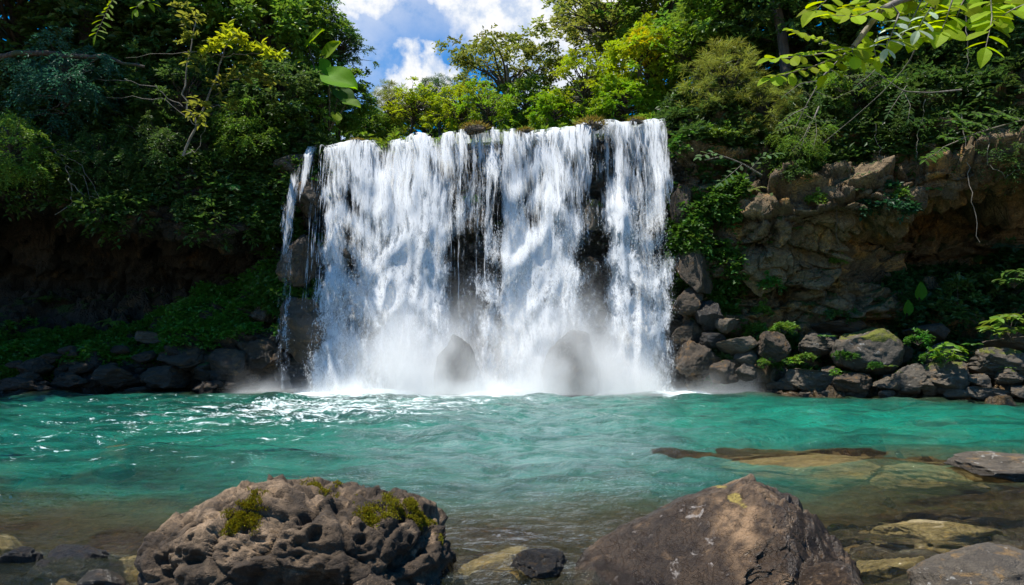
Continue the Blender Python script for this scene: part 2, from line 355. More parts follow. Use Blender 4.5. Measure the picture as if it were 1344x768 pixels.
cliff_piece(0, iL, 'dark_cliff', 'cliff_terrain', 'dark overhanging cliff left of the waterfall with a deep shadowed hollow')
cliff_piece(iL, iR, 'wet_cliff', 'cliff_terrain', 'wet dark rock wall behind the falling water')
cliff_piece(iR, len(xs) - 1, 'cliff', 'cliff_terrain', 'brown layered rock cliff right of the waterfall')

# ------------------------------------------------------------------ pool bed
def bed_z(x, y):
    d = 0.18 + 0.10 * np.clip(y - 3.2, 0, 3) + 0.55 * np.clip(y - 5.2, 0, 3.0)
    rt = sst(1.2, 4.0, x) * (1 - sst(8.0, 10.5, y)); d = d * (1 - 0.62 * rt)
    lf = sst(-2.0, -5.5, x) if False else (1 - sst(-6.0, -2.0, x)) * (1 - sst(6.5, 9.0, y)); d = d * (1 - 0.25 * lf)
    d = np.minimum(d, 2.1)
    edge = shore(x) - y
    d = np.minimum(d, 0.25 + 0.55 * np.clip(edge, 0, 5))
    p = np.stack([x, y, x * 0], -1)
    return -d + 0.16 * fbm(p * 0.8, 3, 21) + 0.05 * fbm(p * 3.0, 3, 22)
bx = np.concatenate([np.linspace(-250, -12, 20)[:-1], np.linspace(-12, 12, 200), np.linspace(12, 250, 20)[1:]])
by = np.concatenate([np.linspace(-250, 0, 14)[:-1], np.linspace(0, 10, 150), np.linspace(10, 21, 60)[1:]])
BX, BY = np.meshgrid(bx, by, indexing='ij')
BZ = bed_z(BX, BY); far = sst(1.0, -6.0, BY) if False else sst(-1.0, 8.0, -BY)
BZ = BZ + far * 1.6 + sst(13, 40, np.abs(BX)) * 2.0 * (BY < 8)
tag(link('pool_bed_ground', mesh('pool_bed_ground', np.stack([BX, BY, BZ], -1), grid_faces(len(bx), len(by)), M['bed'], True, {'moss': np.zeros(BX.size)})),
    'stony bed of the pool seen through the shallow clear water', kind='structure')

# ray casting against the terrain, used to set rocks and plants on it
_step = 3
ci = np.arange(0, len(xs), _step); cj = np.arange(0, nv, 2)
BV = CP[np.ix_(ci, cj)].reshape(-1, 3)
BVH = BVHTree.FromPolygons([tuple(v) for v in BV], [tuple(f) for f in grid_faces(len(ci), len(cj))])
def hit(px, py):
    d = ray(px, py); loc, n, i, dist = BVH.ray_cast(Vector(CAM), Vector(d))
    if loc is None: return at(px, py, 18.0), np.array([0, -1.0, 0])
    n = np.array(n); n = -n if n @ d > 0 else n
    return np.array(loc), n
def drop(x, y, z0=40.0):
    loc, n, i, dist = BVH.ray_cast(Vector((x, y, z0)), Vector((0, 0, -1)))
    return loc.z if loc is not None else 0.0

# ------------------------------------------------------------------ rocks
_ico = {}
def ico(sub):
    if sub not in _ico:
        bm = bmesh.new(); bmesh.ops.create_icosphere(bm, subdivisions=sub, radius=1.0)
        V = np.array([v.co[:] for v in bm.verts]); F = np.array([[v.index for v in f.verts] for f in bm.faces]); bm.free(); _ico[sub] = (V, F)
    return _ico[sub]
def rock_shape(seed, sub=5, planes=9, cut=(0.55, 0.85), rough=0.10, flat=1.0):
    V, F = ico(sub); g = np.random.default_rng(seed); P = V.copy()
    for k in range(planes):
        n = unit(g.normal(size=3) * np.array([1, 1, 0.9])); d = g.uniform(*cut); e = P @ n - d
        P -= np.maximum(e, 0)[:, None] * n * 0.92
    P += V * (rough * 1.6 * fbm(V * 1.3 + seed, 3, seed) + rough * fbm(V * 3.2 + seed, 4, seed + 5) + 0.45 * rough * (0.4 - 2 * np.abs(noise(V * 4.5 + seed, seed + 15))) + 0.28 * rough * fbm(V * 11 + seed, 3, seed + 9))[:, None]
    P[:, 2] *= flat
    P /= np.abs(P).max(0)
    return P, F
ROCKS = {}
_rc = [0]
def rock_mesh(kind, mat, moss=0.0):
    _rc[0] += 1; key = (kind, mat, moss, _rc[0] % 4)
    if key not in ROCKS:
        sd, pl, cut, rg = {'blocky': (11, 9, (.38, .70), .13), 'angular': (23, 12, (.38, .72), .15), 'round': (37, 6, (.62, .9), .12), 'slab': (51, 8, (.35, .75), .12),
                           'wedge': (64, 7, (.25, .65), .13), 'lump': (72, 10, (.5, .85), .20)}[kind]; sd += 100 * key[3]
        P, F = rock_shape(sd, 5, pl, cut, rg)
        mo = moss * sst(0.1, 0.7, P[:, 2]) * (0.6 + 1.2 * fbm(P * 2.5, 3, sd + 3))
        ROCKS[key] = mesh('rock', P, F, M[mat], True, {'moss': mo})
    return ROCKS[key]
rng = np.random.default_rng(4)
def rock_at(px, py, w, h, Y, kind, mat, label, moss=0.0, rz=None, depth=0.9, group=None, name='rock', cat='rock', tilt=0.0):
    """rock whose visible part spans w x h photo pixels round (px, py), standing Y metres away"""
    c = at(px, py, Y); k = Y / F_PX
    o = link(name, rock_mesh(kind, mat, moss))
    ang = rng.uniform(-.4, .4) if rz is None else rz
    o.location = c; o.rotation_euler = (0, tilt, ang); o.scale = (w * k * .50, w * k * .46 * depth, h * k * .50)
    return tag(o, label, cat, group)

# right bank boulders, placed from the photo
RB = 'boulders on the right bank'
def Yb(px, back=0.0): return float(shore((px - CX) / F_PX * 16.2)) + back
for a in [
 (1137,463,98,66,.55,'round','grey_rock','largest smooth grey dome boulder on the right bank with a moss crown',1.0),
 (1074,453,56,34,.75,'lump','grey_rock','pale topped grey boulder just left of the dome boulder',.4),
 (1076,495,84,42,.12,'wedge','bank_rock','mossy tan boulder at the waterline below the dome boulder',.9),
 (1193,495,56,46,.12,'blocky','grey_rock','upright grey boulder at the waterline right of the dome boulder',.0),
 (1243,497,70,46,.10,'lump','bank_rock','dark boulder with a mossy green rounded top at the waterline',.85),
 (1300,476,88,44,.30,'blocky','grey_rock','broad grey boulder with yellow moss behind the bright leafy plant',.8),
 (1300,514,56,26,-.15,'wedge','grey_rock','low wedge shaped grey rock lying in the water on the right bank',.0),
 (1254,517,30,14,-.15,'slab','bank_rock','small flat orange brown stone at the waterline',.0),
 (1337,516,34,20,-.1,'blocky','bank_rock','brown stone at the waterline cut by the photo edge',.0),
 (1330,452,70,24,.95,'slab','bank_rock','flat brown slab lying above the broad grey boulder',.1),
 (1216,437,62,26,1.3,'slab','dark_rock','long dark slab lying under the dark shrubs',.2),
 (1232,462,44,34,.95,'blocky','bank_rock','rusty brown block wedged behind the mossy green boulder',.0),
 (1040,500,40,26,.0,'angular','bank_rock','reddish broken stone at the left end of the right bank boulders',.0),
 (1020,507,28,16,.0,'slab','bank_rock','small flat tan stone at the left end of the right bank boulders',.0),
 (1120,503,60,28,.0,'lump','dark_rock','dark wet boulder at the waterline beneath the dome boulder',.2),
 (1160,505,42,22,-.02,'wedge','bank_rock','little mossy brown stone between two waterline boulders',.5),
 (1282,500,40,20,.0,'blocky','bank_rock','squat tan stone in front of the broad grey boulder',.2),
 (1325,494,44,22,.05,'lump','bank_rock','moss spotted stone right of the broad grey boulder',.7),
 (1215,505,34,20,-.05,'angular','bank_rock','small orange brown stone beside the mossy green boulder',.1),
 (1340,478,34,26,.3,'angular','bank_rock','rough tan stone on the right photo edge above the water',.1),
 (1180,462,50,30,.95,'angular','dark_rock','dark block behind the right shoulder of the dome boulder',.2),
 (1100,430,70,26,1.5,'slab','dark_rock','dark flat rock above the pale topped boulder',.3),
]:
    rock_at(*a[:4], Yb(a[0], a[4]), a[5], a[6], a[7], a[8], group=RB, name='boulder', cat='boulder')
for k in range(34):
    px = float(rng.uniform(985, 1342)); py = float(rng.uniform(470, 518)) if k % 3 else float(rng.uniform(504, 520)); w_ = float(rng.uniform(14, 34))
    rock_at(px, py, w_, w_ * .62, Yb(px, -.12 + (518 - py) * .024), ('angular', 'wedge', 'blocky', 'slab', 'lump')[k % 5], ('bank_rock', 'dark_rock', 'bank_rock', 'grey_rock')[k % 4], 'small broken stone in the jumble between the right bank boulders', .5 * (k % 2), group='small stones on the right bank', name='stone', cat='stone')
# blocks stacked between the falls and the right bank
for a in [
 (912,352,54,76,17.9,'blocky','dark_rock','tall moss covered block right beside the falling water',1.2),
 (896,272,36,70,18.2,'round','dark_rock','dark wet rounded rock at the right edge of the falls',.0),
 (935,415,46,44,17.6,'angular','black_rock','black glistening block under the moss covered block',.0),
 (905,392,44,44,17.8,'blocky','dark_rock','dark brown block close to the foot of the falls',.0),
 (958,425,38,26,17.4,'wedge','bank_rock','reddish brown wedge stone beside the black glistening block',.0),
 (968,455,56,28,17.2,'slab','bank_rock','pink brown flat stone stacked above the tan stone',.0),
 (982,469,36,22,17.1,'round','bank_rock','rounded tan stone in the stack right of the falls',.0),
 (980,490,40,28,17.0,'angular','grey_rock','white splashed angular stone at the bottom of the stack',.0),
 (935,446,44,22,17.5,'slab','black_rock','thin black slab under the black glistening block',.0),
 (1008,455,52,44,16.9,'blocky','dark_rock','shadowed brown block between the stack and the right bank boulders',.3),
 (955,490,50,36,17.2,'lump','dark_rock','dark wet boulder in the mist beside the stack',.0),
 (915,470,60,50,17.6,'lump','dark_rock','large misty dark boulder right of the falling water',.0),
 (905,435,46,40,17.9,'angular','dark_rock','dark angular rock half veiled by spray right of the falls',.0),
]:
    rock_at(*a[:8], a[8], group='rocks stacked right of the falls')
# rocks at the foot of the falls
rock_at(601,496,64,126,17.58,'round','black_rock','rounded dark rock standing in the spray left of centre under the falls', name='boulder', cat='boulder', group='rocks in the falls')
rock_at(757,496,92,128,17.55,'round','black_rock','larger dark rock standing in the spray right of centre under the falls', name='boulder', cat='boulder', group='rocks in the falls')
rock_at(408,262,52,64,18.34,'angular','dark_rock','brown knob of rock splitting the water at the left end of the falls', name='rock', group='rocks in the falls')
for a in [(778,285,44,46,18.46,'blocky','bank_rock','ochre mossy rock bulging out of the dark gap right of centre in the falls',.8), (772,360,40,50,18.5,'angular','dark_rock','dark wet ledge in the lower part of the gap right of centre in the falls',.0),
 (622,285,44,50,18.56,'blocky','dark_rock','dark mossy rock bulging behind the sparse threads at the middle of the falls',.6), (455,335,40,50,18.5,'angular','dark_rock','dark wet rock showing through the left curtain of the falls',.0),
 (396,338,64,84,18.22,'angular','dark_rock','brown stepped rock under the knob left of the main curtain',.3), (392,432,84,90,18.12,'blocky','dark_rock','dark wet rock step where the thin trickle splashes',.0), (384,212,58,40,18.5,'blocky','bank_rock','tan rock corner at the left end of the lip',.2)]:
    rock_at(*a, group='rocks in the falls')
# left bank rocks
LB = 'rocks on the left bank'
for a in [
 (250,470,90,46,.55,'angular','mud_rock','broad dark rock face in the middle of the left bank',.1),
 (218,492,60,36,.12,'blocky','mud_rock','square dark block at the waterline of the left bank',.0),
 (300,478,70,60,.3,'blocky','mud_rock','tall dark block next to the wet cliff foot on the left bank',.0),
 (200,437,46,26,1.15,'wedge','bank_rock','orange brown rock at the edge of the green slope',.0),
 (102,474,44,22,.75,'lump','bank_rock','orange lichen stone under the left green slope',.1),
 (150,490,66,34,.1,'slab','mud_rock','layered dark slab at the waterline of the left bank',.0),
 (95,500,60,26,.05,'angular','mud_rock','jagged low dark rock at the waterline of the left bank',.0),
 (45,480,50,34,.3,'angular','mud_rock','rounded dark rock under brush near the left photo edge',.3),
 (25,502,56,24,.05,'slab','mud_rock','long flat dark rock at the waterline by the left photo edge',.0),
 (345,410,40,30,.6,'lump','grey_rock','smooth grey stone beneath the side trickle slope',.0),
 (345,470,70,70,.12,'angular','mud_rock','big wet dark rock at the foot of the cliff beside the trickle',.0),
 (180,510,36,14,-.1,'slab','mud_rock','small round stone in the water before the layered slab',.0),
 (265,505,50,20,-.05,'wedge','mud_rock','low brown wedge stone at the waterline before the square block',.0),
 (310,505,44,18,-.05,'slab','mud_rock','thin brown stone at the waterline before the tall dark block',.0),
 (60,508,40,14,-.1,'slab','mud_rock','little rounded stone in the water before the jagged rock',.0),
 (270,415,50,26,1.0,'slab','mud_rock','mossy ledge stone breaking out of the green slope',.7),
 (130,455,48,22,.9,'angular','mud_rock','angular dark stone between green slope and waterline',.2),
]:
    rock_at(a[0], a[1] + 3, a[2], a[3] * .85, Yb(a[0], a[4]) if False else float(shore((a[0]-CX)/F_PX*17.7)) + a[4], a[5], a[6], a[7], a[8], group=LB)

for k in range(40):
    px = float(rng.uniform(5, 355)); py = float(rng.uniform(455, 514)); w_ = float(rng.uniform(14, 38))
    rock_at(px, py, w_, w_ * .5, float(shore((px - CX) / F_PX * 17.7)) - .05 + (513 - py) * .012, ('angular', 'wedge', 'blocky', 'slab')[k % 4], 'mud_rock', 'small brown stone in the rubble of the left bank', group='small stones on the left bank', name='stone', cat='stone')
# --- foreground boulders with their own outlines
def outline_boulder(name, outl, Y, halfdepth, seed, mat, label, fn, sub=7, base=-0.3):
    """boulder whose skyline follows outl (photo pixels) at distance Y; fn adds the relief"""
    W = np.array([at(px, py + (9 if 720 > py else 0), Y) for px, py in outl]); x0, x1 = W[0, 0], W[-1, 0]; cx = (x0 + x1) / 2; a = (x1 - x0) / 2
    V, F = ico(sub); ux, uy, uz = V.T
    e = np.sign(ux) * np.abs(ux) ** 0.8
    X = a * np.clip(e, -1, 1); top = np.interp(X + cx, W[:, 0], W[:, 2])
    hh = uz / np.sqrt(np.maximum(1 - ux ** 2, 1e-3)); hh = np.sign(hh) * np.abs(hh) ** 0.75
    Z = np.where(hh > 0, base + (top - base) * hh * 0.5 + (top - base) * 0.5, base + (top - base) * (0.5 + 0.5 * hh))
    Yy = halfdepth * np.sign(uy) * np.abs(uy / np.sqrt(np.maximum(1 - ux ** 2 * 0.9, 1e-3))) ** 0.8 * (1 - 0.55 * ux ** 2)
    P = np.stack([X, Yy, Z], -1)
    nrm = unit(np.stack([ux / a, uy / halfdepth, uz / 0.45], -1))
    P, moss, pale = fn(P, nrm, V)
    me = mesh(name, P, F, M[mat], True, {'moss': moss, 'pale': pale})
    o = link(name, me, loc=(cx, Y, 0)); tag(o, label, 'boulder', 'big foreground boulders')
    return o, P, nrm, moss, F
def pits(P, sc, seed, depth, rad, jit=0.25):
    w = np.stack([noise(P * sc * .8 + 5, seed + 1), noise(P * sc * .8 + 9, seed + 2), noise(P * sc * .8 + 13, seed + 3)], -1) * jit * 2
    f1, f2, c = worley(P * sc + w, seed); rr = rad * (0.5 + 0.7 * c)
    return -depth * (1 - sst(0.55, 1.0, f1 / rr)) * (c > 0.35)
def left_relief(P, n, V):
    topm = sst(0.02, 0.42, P[:, 2] + 0.18 * P[:, 0] * 0 + 0.1 * fbm(P * 3, 3, 8))
    d = 0.07 * fbm(P * 2.1, 4, 31) + 0.035 * fbm(P * 6, 4, 32)
    hf, ef = facets(P * np.array([3.2, 3.2, 4.6]) + .5 * np.stack([noise(P * 2.5, 11), noise(P * 2.5, 12), noise(P * 2.5, 13)], -1), 44, .9); d += hf * .055 - .016 * (1 - sst(0, .08, ef))
    hf, ef = facets(P * 9 + 1.2 * np.stack([noise(P * 4, 11), noise(P * 4, 12), noise(P * 4, 13)], -1), 45, .9); d += hf * .012 - .004 * (1 - sst(0, .1, ef))
    f1, f2, c = worley(P * np.array([2.6, 2.6, 3.4]) + 0.4 * np.stack([noise(P * 3, 1), noise(P * 3, 2), noise(P * 3, 3)], -1), 12)
    d += (c - 0.5) * 0.07 - 0.03 * (1 - sst(0, 0.12, f2 - f1))
    d += pits(P, 8.0, 5, 0.075, 0.40) * (0.15 + 0.85 * topm) + pits(P, 15.0, 6, 0.034, 0.42) * (0.4 + 0.6 * topm) + pits(P, 30.0, 7, 0.014, 0.42) * (0.4 + 0.6 * topm) + pits(P, 3.0, 15, 0.10, 0.46) * 0.8
    d += 0.014 * fbm(P * 16, 4, 33) + 0.007 * fbm(P * 45, 3, 34) + .055 * (.35 - 2 * np.abs(noise(P * 2.3 + 3, 36))) + .016 * (.3 - 2 * np.abs(noise(P * 5.5 + 8, 37))) + .007 * (.3 - 2 * np.abs(noise(P * 13, 38)))
    P = P + n * d[:, None]
    return P, np.zeros(len(P)), .8 * topm * sst(-.25, .3, fbm(P * 4, 3, 88)) * sst(.3, -.5, P[:, 0]) if False else .75 * topm * (1 - sst(-.3, .5, P[:, 0])) * sst(-.2, .25, fbm(P * 4, 3, 88))
lo = [(196,768),(198,738),(206,702),(240,674),(272,655),(292,640),(330,627),(375,624),(402,621),(440,630),(480,642),(520,650),(548,662),(572,678),(588,706),(591,740),(590,768)]
bL, PL, nL, mL, FL = outline_boulder('boulder', lo, 4.1, .62, 3, 'boulder_pitted', 'large brown foreground boulder full of round pits with yellow moss on top', left_relief)
def right_relief(P, n, V):
    ridge = P[:, 0] - 0.10 - 0.35 * P[:, 1]                      # right of the crest the rock is broken and pitted
    rm = sst(-0.02, 0.10, ridge + 0.05 * noise(P * 5, 71))
    d = 0.05 * fbm(P * 1.7, 3, 61) + 0.018 * fbm(P * 6, 4, 62) * (1 + rm) + 0.005 * fbm(P * 24, 4, 63)
    f1, f2, c = worley(P * 3.0 + 0.5 * np.stack([noise(P * 2, 4), noise(P * 2, 5), noise(P * 2, 6)], -1), 66)
    d += ((c - 0.5) * 0.07 - 0.03 * (1 - sst(0, .1, f2 - f1))) * (0.25 + rm)
    hf, ef = facets(P * 4.2 + .6 * np.stack([noise(P * 2.5, 11), noise(P * 2.5, 12), noise(P * 2.5, 13)], -1), 46, 1.0); rm2 = rm * (1 - .75 * sst(.36, .50, P[:, 2])); d += (hf * .065 - .02 * (1 - sst(0, .08, ef))) * (.18 + rm2)
    hf, ef = facets(P * 11 + 1.2 * np.stack([noise(P * 4, 11), noise(P * 4, 12), noise(P * 4, 13)], -1), 47, .9); d += hf * .014 * (.3 + rm2)
    d += rm2 * (pits(P, 5.0, 25, 0.085, 0.45) + pits(P, 10.0, 26, 0.04, 0.45) + 0.02 * fbm(P * 14, 3, 65))
    d -= (1 - rm) * 0.05 * sst(-0.3, 0.3, -ridge) * sst(0.1, -0.3, P[:, 1] * 0)
    d += (.012 + .02 * rm2) * (.3 - 2 * np.abs(noise(P * 4.2 + 8, 47))) + (.006 + .014 * rm) * (.3 - 2 * np.abs(noise(P * 12, 48)))
    P = P + n * d[:, None]
    for nn, dd in ((( -.50, -.48, .72), .30), ((-.2, -.8, .55), .52), ((.62, -.62, .48), .56)):
        nn = unit(np.array(nn)); e = P @ nn - dd; P = P - np.maximum(e, 0)[:, None] * nn * 0.75
    moss = .75 * np.exp(-((P[:, 0] - .10) / .05) ** 2 - ((P[:, 2] - .47) / .05) ** 2) * (1 + 2 * fbm(P * 9, 3, 4))
    pale = np.exp(-(ridge / .12) ** 2) * sst(.05, .35, P[:, 2]) * sst(-.25, .15, fbm(P * 7, 3, 89)) + .5 * sst(.12, .32, fbm(P * 4.5 + 3, 4, 90))
    return P, moss, pale
ro = [(750,768),(754,742),(768,722),(792,704),(830,688),(868,670),(905,655),(945,640),(984,631),(1006,638),(1032,655),(1056,672),(1078,688),(1100,704),(1120,724),(1129,748),(1130,768)]
bR, PR, nR, mR, FR = outline_boulder('boulder', ro, 3.95, .6, 9, 'boulder_smooth', 'large smooth red brown foreground boulder with a pale pitted crest', right_relief)

# moss cushions on the pitted boulder (a part of it)
def moss_tufts(P, n, spots, count, seed, size):
    g = np.random.default_rng(seed); w = np.zeros(len(P))
    for (x, y, z, r, k) in spots: w += k * np.exp(-(((P - np.array([x, y, z])) / r) ** 2).sum(1))
    w *= sst(-0.08, 0.16, fbm(P * 11, 4, seed + 1) + 0.12 * (w > .6)); w[w < 0.12] = 0
    idx = g.choice(len(P), count, p=w / w.sum())
    G = Geo(); pos = P[idx] + g.normal(size=(count, 3)) * .006 - n[idx] * 0.004 
    d = n[idx] + g.normal(size=(count, 3)) * .55 + [0, 0, .25]
    lift = 0.012 * np.clip(w[idx], 0, 1) * g.random(count)
    G.quad_leaves(pos + n[idx] * lift[:, None], d, g.normal(size=(count, 3)), size * g.uniform(.6, 1.3, count), size * .45, g.random(count))
    return G
def cl(px, py, dY=-.25):                         # local point on the left boulder seen at a photo pixel
    d = ray(px, py); c = np.array(bL.location); W = PL + c
    rel = W - CAM; t = rel @ d / (d @ d); dist = np.linalg.norm(rel - t[:, None] * d, axis=1)
    k = np.where(dist < 0.02)[0]; k = k[np.argmin(t[k])] if len(k) else np.argmin(dist)
    return PL[k]
sp = []
for px, py, r, k in [(326,664,.075,1.2),(318,680,.06,1),(345,672,.06,1),(408,632,.05,1.1),(425,645,.05,.9),(455,658,.04,.7),(500,668,.055,1.1),(488,676,.05,.9),(520,660,.05,.9),(548,672,.055,.9),(562,684,.05,.9),(505,650,.04,.7),(578,704,.035,.7),(535,664,.05,.8),(440,636,.04,.6)]:
    c = cl(px, py); sp.append((*c, r * 1.25, k))
link('moss', moss_tufts(PL, nL, sp, 20000, 5, 0.012).mesh('moss', M['moss_tuft'], False), bL, (0.19, 0.165, 0.012))['label'] = 'yellow olive moss cushions'

def small_rock(px, py, w, h, Y, kind, mat, label, moss=0, **k): return rock_at(px, py, w, h, Y, kind, mat, label, moss, group='small stones by the big boulders', **k)
small_rock(711,741,80,38,4.05,'lump','black_rock','small black and brown wet rock between the two big foreground boulders')
small_rock(492,774,62,40,3.45,'round','boulder_pitted','little rounded brown stone at the foot of the pitted boulder')
small_rock(1098,770,96,60,3.4,'round','boulder_smooth','rounded brown stone leaning on the right foot of the red brown boulder')
small_rock(1292,760,190,84,3.6,'round','bank_rock','grey brown rounded boulder in the right bottom corner of the photo', name='boulder', cat='boulder')
small_rock(1316,613,130,36,6.95,'lump','bank_rock','pale crusted brown rock rising from the water at the right photo edge')
small_rock(22,741,66,46,4.3,'angular','black_rock','black shiny wet rock at the left photo edge')
small_rock(104,742,100,44,4.35,'angular','black_rock','largest of the black shiny wet rocks on the left')
small_rock(58,752,56,30,4.15,'lump','black_rock','tiny black wet rock between the two other black ones')
small_rock(136,766,76,34,3.85,'slab','grey_rock','flat blue grey stone below the black wet rocks')
small_rock(10,762,50,26,4.0,'wedge','black_rock','black wet stone in the left bottom corner')

# submerged slabs: (px, py, w px, Y depth, thickness, material, height of top)
SUBS = [(1040,602,250,.20,'tan_slab',-.02,'wide pale olive slab lying just under the surface before the right bank'),
        (1205,612,150,.16,'tan_slab',-.03,'brown slab under water left of the pale crusted rock'),
        (1235,684,200,.13,'tan_slab',.015,'long thin golden slab breaking the surface on the right'),
        (1165,728,130,.2,'tan_slab',-.03,'amber brown slab under water right of the red brown boulder'),
        (1190,757,140,.2,'bank_rock',-.06,'shadowed brown stone under water by the bottom right boulder'),
        (150,592,60,.2,'tan_slab',-.05,'small yellow stone under water far out on the left'),
        (15,705,90,.2,'tan_slab',-.05,'yellow brown stone under water at the left photo edge'),
        (170,725,110,.2,'tan_slab',-.06,'amber stone under water beside the pitted boulder'),
        (650,722,120,.2,'tan_slab',-.06,'orange brown stone under water between the big boulders'),
        (640,757,130,.2,'bank_rock',-.05,'brown stone under water at the right foot of the pitted boulder'),
        (900,612,110,.2,'dark_rock',-.10,'dark stone under water left of the pale olive slab')]
shal = []
for px, py, w, th, mat, zt, lab in SUBS:
    c = on_water(px, py, zt); k = c[1] / F_PX; a = w * k * .5
    o = link('submerged_rock', rock_mesh('slab', mat), loc=(c[0], c[1], zt - th * .9), rot=(0, rng.uniform(-.04, .04), rng.uniform(-.06, .06)), scale=(a, max(a * .55, .22), th))
    tag(o, lab, 'rock', 'stones under the water'); shal.append((c[0], c[1], a, max(a * .55, .22), -zt))

# pebbles on the shallow bed: nobody could count them
G = Geo(); g = np.random.default_rng(8); V0, F0 = ico(2)
n = 2400; x = g.uniform(-4.5, 6, n); y = g.uniform(2.2, 8, n); r = 0.03 + 0.17 * g.random(n) ** 3
for k in range(n):
    s = r[k] * np.array([1.3, 1.0, .6]) * g.uniform(.7, 1.2, 3); t = g.uniform(0, 6.28)
    P = V0 * (1 + .25 * fbm(V0 * 1.5 + k, 2, k % 50))[:, None] * s; P = P @ np.array([[math.cos(t), math.sin(t), 0], [-math.sin(t), math.cos(t), 0], [0, 0, 1]])
    G.add(P + [x[k], y[k], 0], F0, .5)
VV = np.concatenate(G.V); 
VV[:, 2] += np.repeat(bed_z(x, y) + r * .15, len(V0))
G.V = [VV]
o = link('pebbles', mesh('pebbles', VV, np.concatenate(G.T), M['bank_rock'], True, {'moss': np.zeros(len(VV))})); tag(o, 'brown pebbles on the shallow bed near the big boulders', kind='stuff')

# ------------------------------------------------------------------ pool water
def waves(x, y):
    p = np.stack([x, y, x * 0], -1)
    near = 1 - sst(4.0, 12.0, y)
    a = 0.078 * (1 - 0.12 * near)
    wp = np.stack([fbm(p * .5, 2, 90), fbm(p * .5, 2, 91), x * 0], -1) * 1.2
    farw = sst(5, 11, y)
    h = a * (1.1 + 1.3 * farw) * noise((p + wp) * np.array([.45, .95, 1]), 81) + a * (1.0 + .9 * farw) * noise((p + wp) * np.array([1.0, 2.1, 1]) + 4, 82)
    r1 = 1 - 2 * np.abs(noise((p + wp * .6) * np.array([1.8, 3.6, 1]) + 9, 83))
    h += a * .40 * r1 + a * .45 * noise((p + wp * .3) * np.array([4, 7.5, 1]), 84) + a * .14 * noise(p * np.array([10, 16, 1]), 85)
    return h
wy = 2.0 + 17.4 * (np.linspace(0, 1, 560) ** 1.35)
wu = np.linspace(-1.15, 1.15, 480)
WY, WU = np.meshgrid(wy, wu, indexing='xy'); WX = WU * (2.6 + WY * .78)
WZ = waves(WX, WY)
dep = -bed_z(WX, WY)
from mathutils import Euler, Matrix
for o in [o for o in COL.objects if o.name.startswith('submerged_rock')]:
    mw = np.array(Matrix.LocRotScale(o.location, o.rotation_euler, o.scale)); me_ = o.data; vv = np.zeros(len(me_.vertices) * 3); me_.vertices.foreach_get('co', vv); vv = vv.reshape(-1, 3) @ mw[:3, :3].T + mw[:3, 3]
    tree_ = BVHTree.FromPolygons([tuple(v) for v in vv], [tuple(q.vertices) for q in me_.polygons]); lo_, hi_ = vv.min(0), vv.max(0)
    for i, j in zip(*np.where((WX > lo_[0]) & (WX < hi_[0]) & (WY > lo_[1]) & (WY < hi_[1]))):
        h_ = tree_.ray_cast(Vector((WX[i, j], WY[i, j], 1)), Vector((0, 0, -1)))[0]
        if h_ is not None: dep[i, j] = min(dep[i, j], max(.02, -h_.z))
dep = np.clip(dep, 0.01, 3)
p = np.stack([WX, WY, WX * 0], -1)
dist = shore(WX) - WY; infall = sst(-5.9, -5.0, WX) * (1 - sst(4.4, 5.4, WX))
foam = infall * (1.35 * sst(2.1, .6, dist) if False else 1.15 * (1 - sst(.8, 2.5, dist + 1.1 * fbm(p * .9, 3, 70))))
lf = np.exp(-((WX + 4.2) / 3.6) ** 2 - ((WY - 12.5) / 3.4) ** 2)
foam += 0.26 * lf + .24 * sst(5.5, 8, WY) * (1 - sst(-1, 1.5, WX)) + .10 * sst(6, 9, WY) + .13 * sst(3.6, 4.4, WY) * (1 - sst(7, 9, WY)) * (1 - sst(-1.5, 1.0, WX)) + .12 * np.exp(-((WX + 5.5) / 3.5) ** 2 - ((WY - 9) / 2.5) ** 2) + 0.22 * infall * sst(9, 16, WY) + 0.15 * sst(9, 15, WY)  # drifting foam plus water glints painted as pale flecks, densest on the left
painted_reflection = np.exp(-((WX - .2) / (1.0 + .12 * WY)) ** 2) * sst(3.2, 8.5, WY)  # pale reflection of the falls, painted into the pool colour
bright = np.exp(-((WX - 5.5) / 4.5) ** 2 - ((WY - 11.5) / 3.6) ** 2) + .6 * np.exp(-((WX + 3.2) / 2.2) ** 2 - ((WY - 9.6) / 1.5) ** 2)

m, N = new_mat('pool_water')
pos = N.n('NewGeometry').outputs['Position']
dp, fo, mi, br = N.attr('depth'), N.attr('foam'), N.attr('painted_reflection'), N.attr('bright')
wv = N.vm('ADD', pos, N.scale(N.n('TexNoise', {'Vector': pos, 'Scale': .8, 'Detail': 3}).outputs[1], (.9, .9, 0)))
r1 = N.noise(N.scale(wv, (1, 1.7, 1)), 7.5, 5, .6); r2 = N.noise(N.scale(wv, (1, 1.8, 1)), 24, 3, .55)
bump = N.n('Bump', {'Height': N.m('MULTIPLY_ADD', r2, .35, r1), 'Strength': .9, 'Distance': .08})
c1 = N.mix(N.rng(N.noise(N.scale(wv, (.5, 1.15, 1)), 1.5, 6, .65), .38, .64), (.003, .048, .036), (.012, .150, .102))
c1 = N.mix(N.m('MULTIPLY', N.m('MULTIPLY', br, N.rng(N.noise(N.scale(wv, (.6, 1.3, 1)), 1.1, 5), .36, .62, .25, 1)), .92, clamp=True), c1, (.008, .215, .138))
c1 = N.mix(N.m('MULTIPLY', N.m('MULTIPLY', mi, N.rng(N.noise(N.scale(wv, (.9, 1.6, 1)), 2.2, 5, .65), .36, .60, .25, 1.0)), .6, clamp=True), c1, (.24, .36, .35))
sh = N.rng(dp, .15, 1.05); c1 = N.mix(N.m('MULTIPLY', N.m('SUBTRACT', 1.0, sh), .92), c1, (.105, .112, .048))
milk = N.n('BsdfDiffuse', {'Color': c1, 'Normal': bump.outputs[0]})
